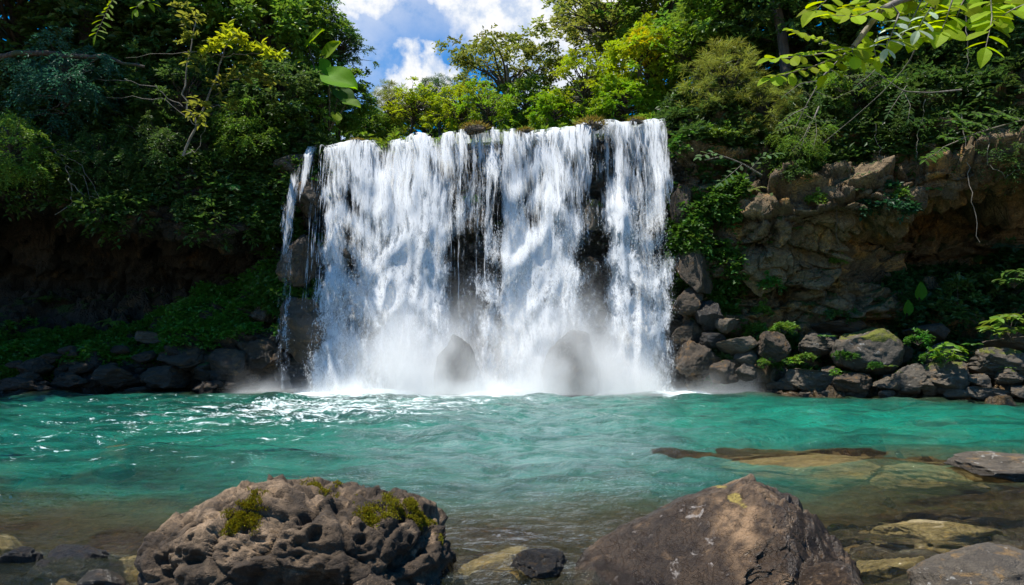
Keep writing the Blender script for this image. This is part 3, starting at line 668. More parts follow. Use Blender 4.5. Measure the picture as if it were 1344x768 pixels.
op = N.m('SUBTRACT', 1.0, N.m('POWER', 2.718, N.m('MULTIPLY', dp, -.85)))
op = N.m('MULTIPLY', op, N.rng(dp, .05, .75, .15, 1.0))
clear = N.n('BsdfTransparent', {'Color': (.94, .93, .82)})
body = N.n('MixShader', {0: op, 1: clear.outputs[0], 2: milk.outputs[0]})
gl = N.n('BsdfGlossy', {'Color': (1, 1, 1), 'Roughness': .04, 'Normal': bump.outputs[0]})
fr = N.n('Fresnel', {'IOR': 1.33, 'Normal': bump.outputs[0]})
surf = N.n('MixShader', {0: fr.outputs[0], 1: body.outputs[0], 2: gl.outputs[0]})
f1n = N.noise(N.scale(wv, (.8, 2.6, 1)), 2.2, 9, .72, .3); f2n = N.noise(N.scale(wv, (1, 1.6, 1)), 14, 5, .7)
fm = N.m('MULTIPLY_ADD', f2n, .35, N.m('MULTIPLY', f1n, .65))
thr = N.m('MULTIPLY_ADD', fo, -.30, .725)
fmk = N.rng(N.m('SUBTRACT', fm, thr), 0.0, .09)
foam_glint_bsdf = N.n('BsdfDiffuse', {'Color': (.68, .75, .75)})
N.out(N.n('MixShader', {0: N.m('MULTIPLY', fmk, .8), 1: surf.outputs[0], 2: foam_glint_bsdf.outputs[0]}).outputs[0])
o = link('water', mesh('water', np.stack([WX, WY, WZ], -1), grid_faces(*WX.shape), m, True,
         {'depth': dep, 'foam': foam, 'painted_reflection': painted_reflection, 'bright': bright})); tag(o, 'turquoise pool below the falls, clear and brown in the shallows', kind='structure')

# ------------------------------------------------------------------ waterfall
def lipz(x): return .20 * noise(np.stack([x * 1.3, x * 0 + 5.2, x * 0], -1), 65) + .10 * noise(np.stack([x * 2.9, x * 0 + 2.2, x * 0], -1), 66) + .05 * noise(np.stack([x * 6, x * 0 + 1.2, x * 0], -1), 67) + np.interp(x, [-5.6, -4.5, -3.4, -2.2, -1, .4, 1.5, 2.4, 4.3], [6.72, 6.78, 6.83, 6.98, 7.16, 7.03, 7.15, 7.33, 7.40])
YF = 18.0
def pxx(px): return (px - CX) / F_PX * YF
def zz(py): return at(672, py, YF)[2]
# how much water falls where: streams traced as (photo column, width px, strength) down the wall
STREAMS = [
 ([(150,425),(200,428),(260,432),(330,437),(420,440),(510,440)], 20, .85),
 ([(150,470),(200,455),(260,462),(330,470),(420,470),(510,470)], 26, .72),
 ([(150,440),(215,470),(260,510),(330,535),(420,525),(510,520)], 28, 1.15),
 ([(150,545),(200,552),(260,552),(330,552),(420,560),(510,560)], 16, 1.0),
 ([(150,585),(200,582),(260,578),(330,585),(420,575),(510,585)], 16, .75),
 ([(150,625),(200,615),(260,612),(330,612),(420,640),(510,630)], 5, .62),
 ([(150,650),(200,645),(260,640),(330,640),(420,640),(510,640)], 6, .7),
 ([(150,720),(200,705),(260,690),(330,680),(420,680),(510,670)], 30, 1.2),
 ([(150,770),(200,745),(260,725),(330,715),(420,712),(510,715)], 30, 1.05),
 ([(150,800),(200,780),(260,765),(330,752),(420,755),(510,770)], 16, .62),
 ([(150,822),(200,818),(260,812),(330,812),(420,815),(510,815)], 17, 1.05),
 ([(150,862),(200,860),(260,862),(330,852),(420,850),(510,850)], 18, .85),
 ([(150,876),(200,878),(260,880),(330,882),(420,878),(510,872)], 9, .7),
]
GAPS = [(610,300,26,120,.75),(640,380,20,90,.5),(778,340,20,110,.75),(455,330,16,90,.35),(520,175,22,20,.4),(790,195,12,40,.5),(845,225,18,45,.35),(845,380,14,60,.3),(598,215,14,30,.35)]
def dens(x, z):
    k = F_PX / YF; px = x * k + CX; py = HZ - (z - CAM[2]) * k
    d = np.zeros_like(x)
    for pts, w, s in STREAMS:
        a = np.array(pts, float); c = np.interp(py, a[:, 0], a[:, 1])
        ww = w * 1.16 * (1 + .35 * sst(200, 500, py)); d = 1 - (1 - np.clip(d, 0, 1)) * (1 - np.clip(s, 0, .97) * np.exp(-((px - c) / ww) ** 2 * .7))
    for cx_, cy_, w, h, s in GAPS: d *= 1 - .62 * s * np.exp(-((px - cx_) / w) ** 2 - ((py - cy_) / h) ** 2)
    d = np.maximum(d, .54 + .13 * (1 - sst(200, 330, py)) + .10 * sst(250, 480, py) - .16 * np.exp(-((px - 622) / 26) ** 2) - .12 * np.exp(-((px - 778) / 18) ** 2))
    d = np.maximum(d, .50 * (1 - sst(0, .55, lipz(x) - z)))                # the thin film sliding over the lip
    q3 = np.stack([x * 1.15, z * .60, x * 0 + 4.4], -1); fan = fbm(q3 + .35 * np.stack([noise(q3 * 2, 5), noise(q3 * 2, 6), x * 0], -1), 4, 68)
    ledge = noise(np.stack([x * .55, z * 1.5 + 1.2 * np.abs((x * 1.1) % 2 - 1), x * 0 + 9.1], -1), 69)      # water bursts where it strikes a step
    d = d * (1 + 1.05 * fan + .55 * ledge)
    e1_ = 891 + 22 * noise(np.stack([z * .9, z * 0 + 1.5, z * 0], -1), 71) + 8 * noise(np.stack([z * 3.1, z * 0 + 1.5, z * 0], -1), 72); e0_ = 407 + 22 * noise(np.stack([z * .9, z * 0 + 7.5, z * 0], -1), 73)
    return np.clip(d, 0, 1) * sst(e0_ - 14, e0_ + 18, px) * (1 - sst(e1_ - 26, e1_ + 10, px))
m, N = new_mat('white_water')
o_ = N.obj(); dn = N.attr('dens'); fl = N.attr('fall'); ly = N.attr('layer')
off = N.n('CombineXYZ', {0: N.m('MULTIPLY', ly, 13.7), 1: 0.0, 2: N.m('MULTIPLY', ly, 5.1)}).outputs[0]
pv = N.scale(N.vm('ADD', o_, off), (1, 0, 1))
wob = N.scale(N.n('TexNoise', {'Vector': N.scale(pv, (1, 1, .55)), 'Scale': 1.5, 'Detail': 4}).outputs[1], (.5, 0, .5))
pw = N.vm('ADD', pv, wob)
s1 = N.noise(N.scale(pw, (1, 1, .06)), 7.0, 7, .66)          # long streaks
s2 = N.noise(N.scale(pw, (1, 1, .36)), 8.5, 9, .76)          # broken clumps
s3 = N.noise(N.scale(pv, (1, 1, .09)), 30.0, 3, .6)           # fine threads
s4 = N.noise(N.scale(pv, (1, 1, .4)), 40.0, 3, .65)           # drops
mixf = N.rng(fl, .05, .75)
sa = N.m('MULTIPLY_ADD', s3, .26, N.m('MULTIPLY', s1, .74)); sb = N.m('MULTIPLY_ADD', s4, .32, N.m('MULTIPLY', s2, .68))
st0 = N.m('ADD', N.m('MULTIPLY', sa, N.m('SUBTRACT', 1.0, mixf)), N.m('MULTIPLY', sb, mixf))
st = N.m('MULTIPLY_ADD', st0, 2.0, -.5)
al = N.rng(N.m('ADD', st, N.m('MULTIPLY_ADD', dn, .66, -.80)), 0.0, .26)
al = N.m('MULTIPLY', al, N.m('MULTIPLY_ADD', s2, .5, .62, clamp=True), clamp=True)
bp0 = N.n('Bump', {'Height': st, 'Strength': .6, 'Distance': .12})
class bp: outputs = [N.vm('NORMALIZE', N.vm('ADD', bp0.outputs[0], (0, 0, .75)))]
df = N.n('BsdfDiffuse', {'Color': (.92, .94, .96), 'Normal': bp.outputs[0]}); tl = N.n('BsdfTranslucent', {'Color': (.90, .94, .97), 'Normal': bp.outputs[0]})
wt = N.n('MixShader', {0: .45, 1: df.outputs[0], 2: tl.outputs[0]})
N.out(N.n('MixShader', {0: al, 1: N.n('BsdfTransparent').outputs[0], 2: wt.outputs[0]}).outputs[0])
M['white_water'] = m
m, N = new_mat('spray_drops')
N.out(N.n('MixShader', {0: .45, 1: N.n('BsdfDiffuse', {'Color': (.93, .95, .97)}).outputs[0], 2: N.n('BsdfTranslucent', {'Color': (.93, .95, .97)}).outputs[0]}).outputs[0])
M['drops'] = m
def fall_surface(x, s, layer):
    """s: 0 on the river above, up to 1 at the pool. Returns position and falling fraction"""
    lz = lipz(x); z = np.where(s < .08, lz + .03, lz * (1 - ((s - .08) / .92)))
    fall = np.clip((s - .08) / .92, 0, 1)
    stp = .15 * np.maximum(0, noise(np.stack([x * .6, z * 1.1 + 1.1 * np.abs((x * 1.1) % 2 - 1), x * 0 + 9.1], -1), 69)) * sst(.1, .3, fall)
    lump = stp + noise(np.stack([x * .9, z * .12 + layer * 3.1, x * 0 + layer], -1), 60) * .35 + noise(np.stack([x * 2.6, z * .45, x * 0 + layer * 2.0], -1), 61) * .16
    y = 18.72 - .16 - .18 * layer - .55 * np.sqrt(fall) * (.75 + .2 * layer) - lump * sst(0, .25, fall) - .12 * noise(np.stack([x * 5, z * 1.6, x * 0 + layer], -1), 62) * fall
    y = np.where(s < .08, 18.72 - .1 - .18 * layer + (.08 - s) / .08 * 2.2, y)
    rd = np.clip(1 - np.abs(s - .08) / .03, 0, 1); z = z - .05 * rd + .012 * layer
    return np.stack([x, y, np.maximum(z, -.1)], -1), fall
fallE = empty('waterfall', (0, 18.4, 0), 'wide white waterfall dropping from a straight rock lip into the turquoise pool', 'waterfall')
for x0, x1, lab in ((pxx(396), pxx(604), 'broad broken curtain with dark gaps on the left half'), (pxx(588), pxx(664), 'thin sparse threads over dark mossy rock'),
                    (pxx(648), pxx(798), 'densest and whitest curtain of water'), (pxx(782), pxx(908), 'narrow curtain on the right end')):
    Vs, Fs, D, FA, LA, nb = [], [], [], [], [], 0
    for layer in range(3):
        nx, ns = max(24, int((x1 - x0) / .045)), 190
        u, s = np.meshgrid(np.linspace(x0, x1, nx), np.linspace(0, 1, ns), indexing='ij')
        P, fa = fall_surface(u, s, layer)
        d = dens(u, P[..., 2]); win = sst(x0, x0 + .3, u) * (1 - sst(x1 - .3, x1, u))
        if x0 < pxx(400): win = 1 - sst(x1 - .3, x1, u)
        if x1 > pxx(890): win = sst(x0, x0 + .3, u)
        d = d * (win ** .7) * (1.0, .92, .8)[layer]
        Vs.append(P.reshape(-1, 3) - [0, 18.4, 0]); Fs.append(grid_faces(nx, ns) + nb); nb += nx * ns; D.append(d.ravel()); FA.append(fa.ravel()); LA.append(np.full(nx * ns, layer + x0))
    link('water_curtain', mesh('water_curtain', np.concatenate(Vs), np.concatenate(Fs), M['white_water'], True, {'dens': np.concatenate(D), 'fall': np.concatenate(FA), 'layer': np.concatenate(LA)}), fallE)['label'] = lab
# separate threads of water over the dark rock
g = np.random.default_rng(61)
for k in range(30):
    px = float(g.choice([g.uniform(578, 652), g.uniform(578, 652), g.uniform(752, 805), g.uniform(500, 530), g.uniform(838, 852), g.uniform(404, 425)])); x0 = pxx(px)
    s = np.linspace(.075, g.uniform(.55, 1), 90); wd = g.uniform(.010, .034) * (.5 + .9 * s) * (1 + .6 * noise(np.stack([s * 14, s * 0 + k * 5.1, s * 0], -1), 8)); xx_ = x0 + .10 * noise(np.stack([s * 3, s * 0 + k * 7.7, s * 0], -1), 5) + .02 * noise(np.stack([s * 17, s * 0 + k * 3.3, s * 0], -1), 6) + (x0 - pxx(610)) * .05 * s
    Vs = []
    for q_ in (-1, 0, 1):
        P, fa = fall_surface(xx_, s, g.uniform(1.0, 1.6) if q_ == -1 else lay_); lay_ = 1.3; P[:, 0] += q_ * wd; P[:, 1] -= (1 - abs(q_)) * wd * .6; Vs.append(P - [0, 18.4, 0])
    V = np.stack(Vs, 1); V[:, 0, 1] = V[:, 2, 1]
    dm = .60 + .35 * noise(np.stack([s * 9, s * 0 + k * 9.1, s * 0], -1), 9); dd = np.stack([s * 0 + .2, dm, s * 0 + .2], 1); fa3 = np.stack([fa] * 3, 1)
    link('water_thread', mesh('water_thread', V, grid_faces(90, 3), M['white_water'], True, {'dens': dd, 'fall': fa3 * .55, 'layer': dd * 0 + k * .37}), fallE)
# flying drops and short streaks in front of the curtains
def drops(n, seed, xr, fn, dfn, size):
    g = np.random.default_rng(seed); x = g.uniform(*xr, n * 6); s = .12 + .88 * g.random(n * 6) ** .8; lay = g.uniform(0, 3.2, n * 6)
    P, fa = fn(x, s, lay); d = dfn(x, P[:, 2]); clump = sst(-.1, .35, fbm(P * np.array([3.5, 1, .9]), 3, seed))
    keep = g.random(n * 6) < (d * (1 - d) * 2.2 + .5 * d) * sst(.42, .72, d) * clump * .9; P, fa = P[keep][:n], fa[keep][:n]; k = len(P)
    P = P + np.stack([g.normal(size=k) * .05, -np.abs(g.normal(size=k)) * .14, g.normal(size=k) * .05], -1)
    L = size * g.uniform(.5, 2.6, k) * (1 + .8 * (1 - fa)); w = size * .30 * g.uniform(.5, 1.4, k)
    dx = g.normal(size=k) * .10
    e = np.array([[0, 0, 1], [1, 0, 0], [0, 1, 0], [-1, 0, 0], [0, -1, 0], [0, 0, -1]], float)
    V = P[:, None] + e[None] * np.stack([w, w, L], -1)[:, None]; V[:, 0, 0] += dx * L; V[:, 5, 0] -= dx * L
    f = np.array([[0, 1, 2], [0, 2, 3], [0, 3, 4], [0, 4, 1], [5, 2, 1], [5, 3, 2], [5, 4, 3], [5, 1, 4]])
    return V.reshape(-1, 3), (np.arange(k)[:, None, None] * 6 + f[None]).reshape(-1, 3)
V, Fd = drops(30000, 14, (pxx(398), pxx(895)), fall_surface, dens, .010)
o = link('spray', mesh('spray', V - [0, 18.4, 0], Fd, M['drops'], True), fallE); o['kind'] = 'stuff'

# side trickle left of the main fall
TR = np.array([(399,183),(396,205),(388,235),(380,262),(376,292),(378,340),(379,390),(382,440),(384,508)], float)
def trickle(x, s, layer):
    py = 183 + s * 325; k = 18.0 / F_PX; c = (np.interp(py, TR[:, 1], TR[:, 0]) - CX) * k; wd = np.interp(py, [183, 230, 290, 385, 395, 420, 508], [9, 17, 13, 9, 18, 17, 15]) * k
    X = c + x * wd; z = CAM[2] + (HZ - py) * k
    yb = np.interp(py, [183, 200, 290, 395, 420, 508], [18.55, 18.25, 17.95, 17.8, 17.55, 17.45])
    return np.stack([X, yb - .08 * layer + .05 * noise(np.stack([X * 4, z, X * 0 + layer], -1), 3), z], -1), s
trE = empty('side_cascade', (pxx(380), 17.8, 0), 'thin separate trickle falling over brown rock left of the main waterfall', 'waterfall')
Vs, Fs, D, FA, LA, nb = [], [], [], [], [], 0
for layer in range(3):
    u, s = np.meshgrid(np.linspace(-1, 1, 24), np.linspace(0, 1, 150), indexing='ij'); P, fa = trickle(u, s, layer)
    Vs.append(P.reshape(-1, 3) - [pxx(380), 17.8, 0]); Fs.append(grid_faces(24, 150) + nb); nb += u.size
    D.append((.60 * (1 - np.abs(u) ** 2.2) * (1 - .25 * sst(.3, .6, s))).ravel()); FA.append(fa.ravel() * .6); LA.append(np.full(u.size, layer + 7.3))
link('water_curtain', mesh('water_curtain', np.concatenate(Vs), np.concatenate(Fs), M['white_water'], True, {'dens': np.concatenate(D), 'fall': np.concatenate(FA), 'layer': np.concatenate(LA)}), trE)
V, Fd = drops(500, 21, (-1.2, 1.2), trickle, lambda x, z: x * 0 + .45, .015)
o = link('spray', mesh('spray', V - [pxx(380), 17.8, 0], Fd, M['drops'], True), trE); o['kind'] = 'stuff'

# mist rising at the foot of the falls
m, N = new_mat('mist')
pos = N.n('NewGeometry').outputs['Position']; sx = N.n('SeparateXYZ', {0: pos})
X_, Y_, Z_ = sx.outputs
nz = N.noise(N.scale(pos, (1, 1, .8)), .85, 2, .6)
hx = N.m('MULTIPLY', N.rng(X_, -5.5, -2.4), N.rng(X_, 4.9, 1.9))
top = N.m('MULTIPLY_ADD', nz, 1.3, N.m('MULTIPLY_ADD', hx, .55, -.55))
dz = N.m('POWER', 2.718, N.m('DIVIDE', N.m('MULTIPLY', Z_, -1.0), N.m('MAXIMUM', top, .12)))
dz = N.m('MULTIPLY', dz, N.m('MULTIPLY', N.rng(Y_, 15.7, 17.6), N.rng(Z_, 3.6, 1.5)))
dens_ = N.m('MULTIPLY', N.m('MULTIPLY', dz, N.m('MULTIPLY_ADD', hx, .8, .2)), N.rng(nz, .30, .62, .25, 2.2))
vol = N.n('VolumePrincipled', {'Color': (.99, .995, 1.0), 'Density': N.m('MULTIPLY', dens_, 4.0), 'Anisotropy': .2})
N.out(None, vol.outputs[0])
bm = bmesh.new(); bmesh.ops.create_cube(bm, size=1.0); me = bpy.data.meshes.new('mist'); bm.to_mesh(me); bm.free(); me.materials.append(m)
o = link('mist', me, loc=(-.4, 17.2, 1.83), scale=(13.0, 3.2, 3.6)); tag(o, 'white mist hanging over the foot of the falls', kind='stuff')

# ------------------------------------------------------------------ vegetation
UP = np.array([0, 0, 1.0])
def sprays(G, g, C, outw, rc, twigs, per, L, W, droop=.35, spread=.8, flat=.5, fine=False):
    """leafy twigs growing from every cluster centre C"""
    n = len(C); T = n * twigs; c = np.repeat(C, twigs, 0); o = np.repeat(outw, twigs, 0); r = np.repeat(np.broadcast_to(rc, (n,)), twigs) * g.uniform(.6, 1.25, T)
    d = unit(o * .6 + g.normal(size=(T, 3)) * spread * np.array([1, 1, flat]) + UP * .12)
    s = np.linspace(.22, 1.0, per)[None] + g.uniform(-.06, .06, (T, per))
    p = c[:, None] + d[:, None] * (r[:, None] * s)[..., None] - UP * (r[:, None] * droop * s ** 2)[..., None]
    side = unit(np.cross(d, UP + g.normal(size=(T, 3)) * .2)); sg = np.where(np.arange(per) % 2, 1, -1)[None, :, None]
    ld = d[:, None] * .65 + side[:, None] * sg * .75 + g.normal(size=(T, per, 3)) * .28 - UP * .25 * droop
    nn = UP + g.normal(size=(T, per, 3)) * .55
    k = T * per; ct = np.repeat(g.random(n), twigs * per); tint = np.clip(.5 * ct + .5 * g.random(k), 0, 1)
    sz = g.uniform(.65, 1.25, k)
    (G.fine_leaves if fine else G.quad_leaves)(p.reshape(-1, 3), ld.reshape(-1, 3), nn.reshape(-1, 3), L * sz, W * sz, tint)
def envelope(g, n, rad, shell=.5, lump=.35, seed=0, low=-1.0):
    d = unit(g.normal(size=(n * 5, 3))); d = d[d[:, 2] > low]
    k = 1 + lump * 2.2 * noise(d * 1.7 + seed * 3.1, seed)
    keep = noise(d * 2.6 + seed, seed + 4) > -.28; d, k = d[keep][:n], k[keep][:n]
    r = g.uniform(shell, 1, len(d)) ** .6
    return d * np.array(rad) * (r * k)[:, None], d
def limbs(g, C, z0, z1, r0, frac=.6):
    G = Geo(); idx = np.arange(len(C))[:: max(1, int(1 / frac))]
    for i in idx:
        e = C[i]; b = np.array([0, 0, np.clip(e[2] * .5 + g.uniform(z0, z1) * .5 - .3, z0, z1)])
        mid = b * .5 + e * .5 + np.array([0, 0, .12]) * np.linalg.norm(e) + g.normal(size=3) * .1
        t = np.linspace(0, 1, 7)[:, None]; P = (1 - t) ** 2 * b + 2 * t * (1 - t) * mid + t * t * e
        P[1:-1] += g.normal(size=(5, 3)) * .03
        G.tube(P, np.linspace(r0, r0 * .18, 7), 5)
    return G
PROTO = {}
def proto(kind):
    if kind in PROTO: return PROTO[kind]
    G = Geo(); base, v = kind.rsplit('_', 1); v = int(v); g = np.random.default_rng(100 + v * 7 + len(base))
    if base == 'broad':                    # full rounded crown, r about 2
        C, d = envelope(g, 150, (2, 2, 1.7), .45, .3, v); sprays(G, g, C, d, .50, 9, 9, .19, .10, .35); Lm = limbs(g, C, -1.6, .4, .055, .35)
    elif base == 'airy':                   # open crown with gaps
        C, d = envelope(g, 85, (2, 2, 1.6), .5, .55, v + 3); sprays(G, g, C, d, .48, 8, 9, .17, .085, .3); Lm = limbs(g, C, -1.8, .2, .05, .6)
    elif base == 'umbrella':               # flat layered crown
        C, d = envelope(g, 120, (2.2, 2.0, .95), .6, .4, v + 5, -.15); C[:, 2] += .1; sprays(G, g, C, d * [1, 1, .3], .42, 8, 8, .14, .075, .15, .9, .3); Lm = limbs(g, C, -1.7, -.5, .06, .14)
    elif base == 'drape':                  # hanging, feathery foliage
        C, d = envelope(g, 110, (1.9, 1.6, 1.5), .5, .5, v + 7); sprays(G, g, C, d * [1, 1, .2] - UP * .25, .62, 8, 12, .15, .05, .85); Lm = limbs(g, C, -1.2, .5, .04, .5)
    elif base == 'conifer':                # soft tiers of needles, about 4 tall
        Lm = Geo(); C, dd = [], []
        for h in np.linspace(-1.7, 2.0, 15):
            rr = (2.05 - h) * .42 + .08
            for a in np.arange(0, 6.28, 6.28 / 7) + g.uniform(0, 6):
                e = np.array([math.cos(a), math.sin(a), .18]); Ln = rr * g.uniform(.7, 1.15)
                Lm.tube(np.array([[0, 0, h], [e[0] * Ln * .5, e[1] * Ln * .5, h + .1], [e[0] * Ln, e[1] * Ln, h + .12 * Ln]]), [.025, .018, .008], 4)
                for q in (.45, .75, 1.0): C.append([e[0] * Ln * q, e[1] * Ln * q, h + .12 * q * Ln]); dd.append(e)
        C, dd = np.array(C), np.array(dd); sprays(G, g, C, dd, .33, 6, 10, .17, .030, .1, .8, .5)
    elif base == 'wispy':                  # thin needle-like leaves
        C, d = envelope(g, 120, (2, 1.6, 1.7), .35, .4, v + 9); sprays(G, g, C, d + UP * .3, .42, 7, 13, .30, .022, .3); Lm = limbs(g, C, -1.8, 0, .035, .8)
    elif base == 'bush':                   # unit bush, base at z = 0
        C, d = envelope(g, 26, (.75, .75, .6), .4, .35, v + 11, -.2); C[:, 2] += .35; sprays(G, g, C, d + UP * .2, .36, 7, 7, .19, .105, .35); Lm = Geo()
        for c in C[::2]:
            t = np.linspace(0, 1, 5)[:, None]; Lm.tube(t * c + t * (1 - t) * np.array([0, 0, .25]), np.linspace(.018, .006, 5), 4)
    elif base == 'fern':
        Lm = Geo()
        for k in range(11):
            a = k * 2.4 + g.uniform(-.3, .3); Ln = g.uniform(.7, 1.05); e = np.array([math.cos(a), math.sin(a), 0]); t = np.linspace(0, 1, 22)
            P = e[None] * (Ln * t)[:, None] + UP[None] * (Ln * (.95 * t - .85 * t ** 2))[:, None]
            Lm.tube(P[::3], np.linspace(.012, .003, len(P[::3])), 4)
            T = unit(np.gradient(P, axis=0)); sd = unit(np.cross(T, UP)); nn = np.cross(sd, T); prof_ = np.sin(np.pi * np.clip(t * .88 + .12, 0, 1)) ** .7 * .24 * Ln
            for sg in (-1, 1): G.quad_leaves(P[2:], (sd * sg + T * .35 - nn * .15)[2:], nn[2:] + g.normal(size=(20, 3)) * .15, prof_[2:], .052 * Ln, np.clip(g.random(20) * .5 + g.random() * .5, 0, 1), .1, .35)
    elif base == 'broadleaf':              # low plant with large pointed leaves
        Lm = Geo()
        for k in range(16):
            a = k * 2.4; h = g.uniform(.25, .9); rr = g.uniform(.15, .5); e = np.array([math.cos(a) * rr, math.sin(a) * rr, h])
            t = np.linspace(0, 1, 5)[:, None]; Lm.tube(t * e + t * (1 - t) * UP * .2, np.linspace(.014, .006, 5), 4)
            n = 5; b = g.uniform(0, 6.28, n); d = np.stack([np.cos(b), np.sin(b), g.uniform(-.25, .5, n)], -1) + np.array([e[0], e[1], 0]) * 1.2
            G.fine_leaves(np.repeat(e[None], n, 0), d, UP + g.normal(size=(n, 3)) * .35, g.uniform(.28, .48, n), g.uniform(.12, .18, n), g.random(n))
    mat = M['leaf']
    PROTO[kind] = (G.mesh('crown', mat, False), Lm.mesh('branches', M['bark'], True))
    return PROTO[kind]

DG = (.058, .115, .024); MG = (.115, .21, .026); TEAL = (.038, .12, .075); YG = (.25, .33, .02); BG = (.17, .30, .02); OL = (.17, .20, .034); YE = (.48, .42, .014)
trng = np.random.default_rng(77)
def tree(kind, px, py, Y, rpx, color, label, cat='tree', group=None, sz=1.0, bark='bark', lean=0.0, trunk_r=.11, name='tree', base=None):
    c = at(px, py, Y); s = rpx * Y / F_PX / 2.0
    bx_, by_ = c[0] + lean, Y + .25
    if abs(c[0]) > 5.6: by_ = max(by_, float(shore(bx_)) + 3.2)
    b = np.array(base if base is not None else (bx_, by_, drop(bx_, by_) - .15)); 
    if b[2] > c[2] - .5: b[2] = c[2] - 1.2 * s
    e = empty(name, b, label, cat, group)
    cr_, br_ = proto(kind); rz = trng.uniform(0, 6.28); sc = (s, s, s * sz)
    link('crown', cr_, e, color, c - b, (0, 0, rz), sc)
    G = Geo(); t = np.linspace(0, 1, 12)[:, None]; top = c - b + np.array([0, 0, .4 * s]); w = trng.normal(size=(12, 3)) * .04 * min(1.5, s); w[0] = 0
    P = t * top + np.sin(t * 3.0) * np.array([trng.uniform(-.2, .2), trng.uniform(-.1, .1), 0]) + w
    G.tube(P, np.linspace(trunk_r, trunk_r * .35, 12), 8)
    tk = link('trunk', G.mesh('trunk', M[bark]), e); link('branches', br_, tk, None, c - b, (0, 0, rz), sc)
    return e
# --- trees beyond the lip of the falls
BT = 'trees beyond the falls'
tree('umbrella_1', 664, 98, 29, 72, OL, 'wide airy olive green tree with a flat crown and forked trunk beyond the falls', group=BT, sz=1.15, bark='pale_bark', trunk_r=.2, lean=1.0)
tree('broad_1', 690, 140, 28, 40, MG, 'dark green round tree right under the flat crowned olive tree', group=BT)
tree('wispy_1', 512, 140, 27, 34, OL, 'soft olive needle tree left of the middle of the lip', group=BT, sz=1.1)
tree('wispy_2', 573, 130, 30, 32, (.06, .12, .03), 'dark green needle tree standing against the small cumulus cloud', group=BT, sz=1.15)
tree('airy_2', 543, 138, 26, 38, YG, 'broad yellow green tree in the middle of the skyline row', group=BT, sz=.85)
tree('broad_2', 485, 162, 26, 26, MG, 'small dark tree at the left end of the skyline row', group=BT)
tree('airy_1', 604, 140, 25, 36, YG, 'bright yellow green bushy tree just above the middle of the lip', group=BT)
tree('airy_2', 640, 142, 24, 38, BG, 'light green loose bush standing left of the flat crowned tree', group=BT)
tree('broad_3', 725, 150, 24, 30, BG, 'bright green bush at the lip below the slender trunk tree', group=BT)
tree('airy_3', 768, 118, 24, 52, YG, 'tall yellow green tree with loose layers right of the flat crowned tree', group=BT, sz=1.1)
tree('airy_1', 800, 30, 27, 84, OL, 'high feathery crown on a slender straight trunk at the top edge', group=BT, sz=.6, trunk_r=.13, lean=.2)
tree('airy_2', 764, 20, 30, 46, OL, 'thin feathery crown reaching into the cloud at the top edge', group=BT, sz=.6, lean=2.4)
tree('broad_1', 820, 135, 22.5, 44, BG, 'vivid green bush beside the right end of the lip', group=BT)
tree('broad_2', 852, 85, 23, 56, YG, 'brightest yellow green tree with a few golden leaves above the right end of the lip', group=BT, sz=1.1)
tree('airy_3', 846, 60, 22, 24, YE, 'little golden leaved crown in front of the brightest yellow green tree', group=BT)
tree('broad_3', 880, 20, 26, 80, MG, 'tall mid green tree at the top edge above the right end of the lip', group=BT)
tree('broad_1', 640, 178, 34, 60, MG, 'hazy green tree farthest back behind the middle of the lip', group=BT)
tree('broad_3', 560, 172, 33, 60, MG, 'round green tree farthest back behind the conifers', group=BT)
tree('broad_2', 760, 160, 32, 60, DG, 'dark green tree farthest back behind the slender trunk', group=BT)
tree('broad_2', 470, 185, 30, 40, MG, 'low tree farthest back at the left end of the lip', group=BT)
# --- left slope
LT = 'trees on the left slope'
for a in [
 ('broad_1', 402, 28, 21.5, 48, MG, 'green tree with an uneven crown edge against the sky on the left slope'),
 ('airy_2', 446, 62, 22, 36, DG, 'dark airy tree reaching farthest into the sky on the left slope'),
 ('broad_3', 445, 125, 21.5, 44, MG, 'round tree behind the large leaved plant by the left end of the lip'),
 ('broad_2', 350, 45, 21, 84, MG, 'broad green tree behind the yellow leaved sapling'),
 ('broad_3', 255, 30, 21.5, 96, DG, 'dark tree above the yellow leaved sapling at the top edge'),
 ('broad_1', 150, 40, 21, 105, DG, 'large dark tree behind the hanging fern frond'),
 ('broad_2', 30, 30, 20.5, 115, DG, 'large dark tree filling the left top corner'),
 ('drape_1', 85, 110, 18, 68, TEAL, 'blue green feathery tree drooping over the left hollow'),
 ('drape_2', 15, 195, 16.8, 58, MG, 'green drooping branches at the left photo edge above the hollow'),
 ('broad_1', 175, 140, 19.5, 70, DG, 'dark rounded tree in the middle of the left slope'),
 ('airy_3', 245, 130, 19, 62, DG, 'sparse dark tree around the bare branches on the left slope'),
 ('broad_2', 375, 130, 19.6, 62, DG, 'dark bushy tree left of the large leaved plant'),
 ('drape_1', 330, 175, 18.8, 55, MG, 'drooping green tree above the left ledge'),
 ('drape_2', 215, 205, 18.3, 56, DG, 'dark drooping shrubby tree above the cliff ledge'),
 ('drape_1', 130, 215, 17.9, 50, DG, 'dark drooping foliage over the middle of the left hollow'),
 ('broad_3', 405, 155, 19.4, 34, MG, 'small round tree just above the left end of the lip'),
]:
    tree(*a, group=LT)
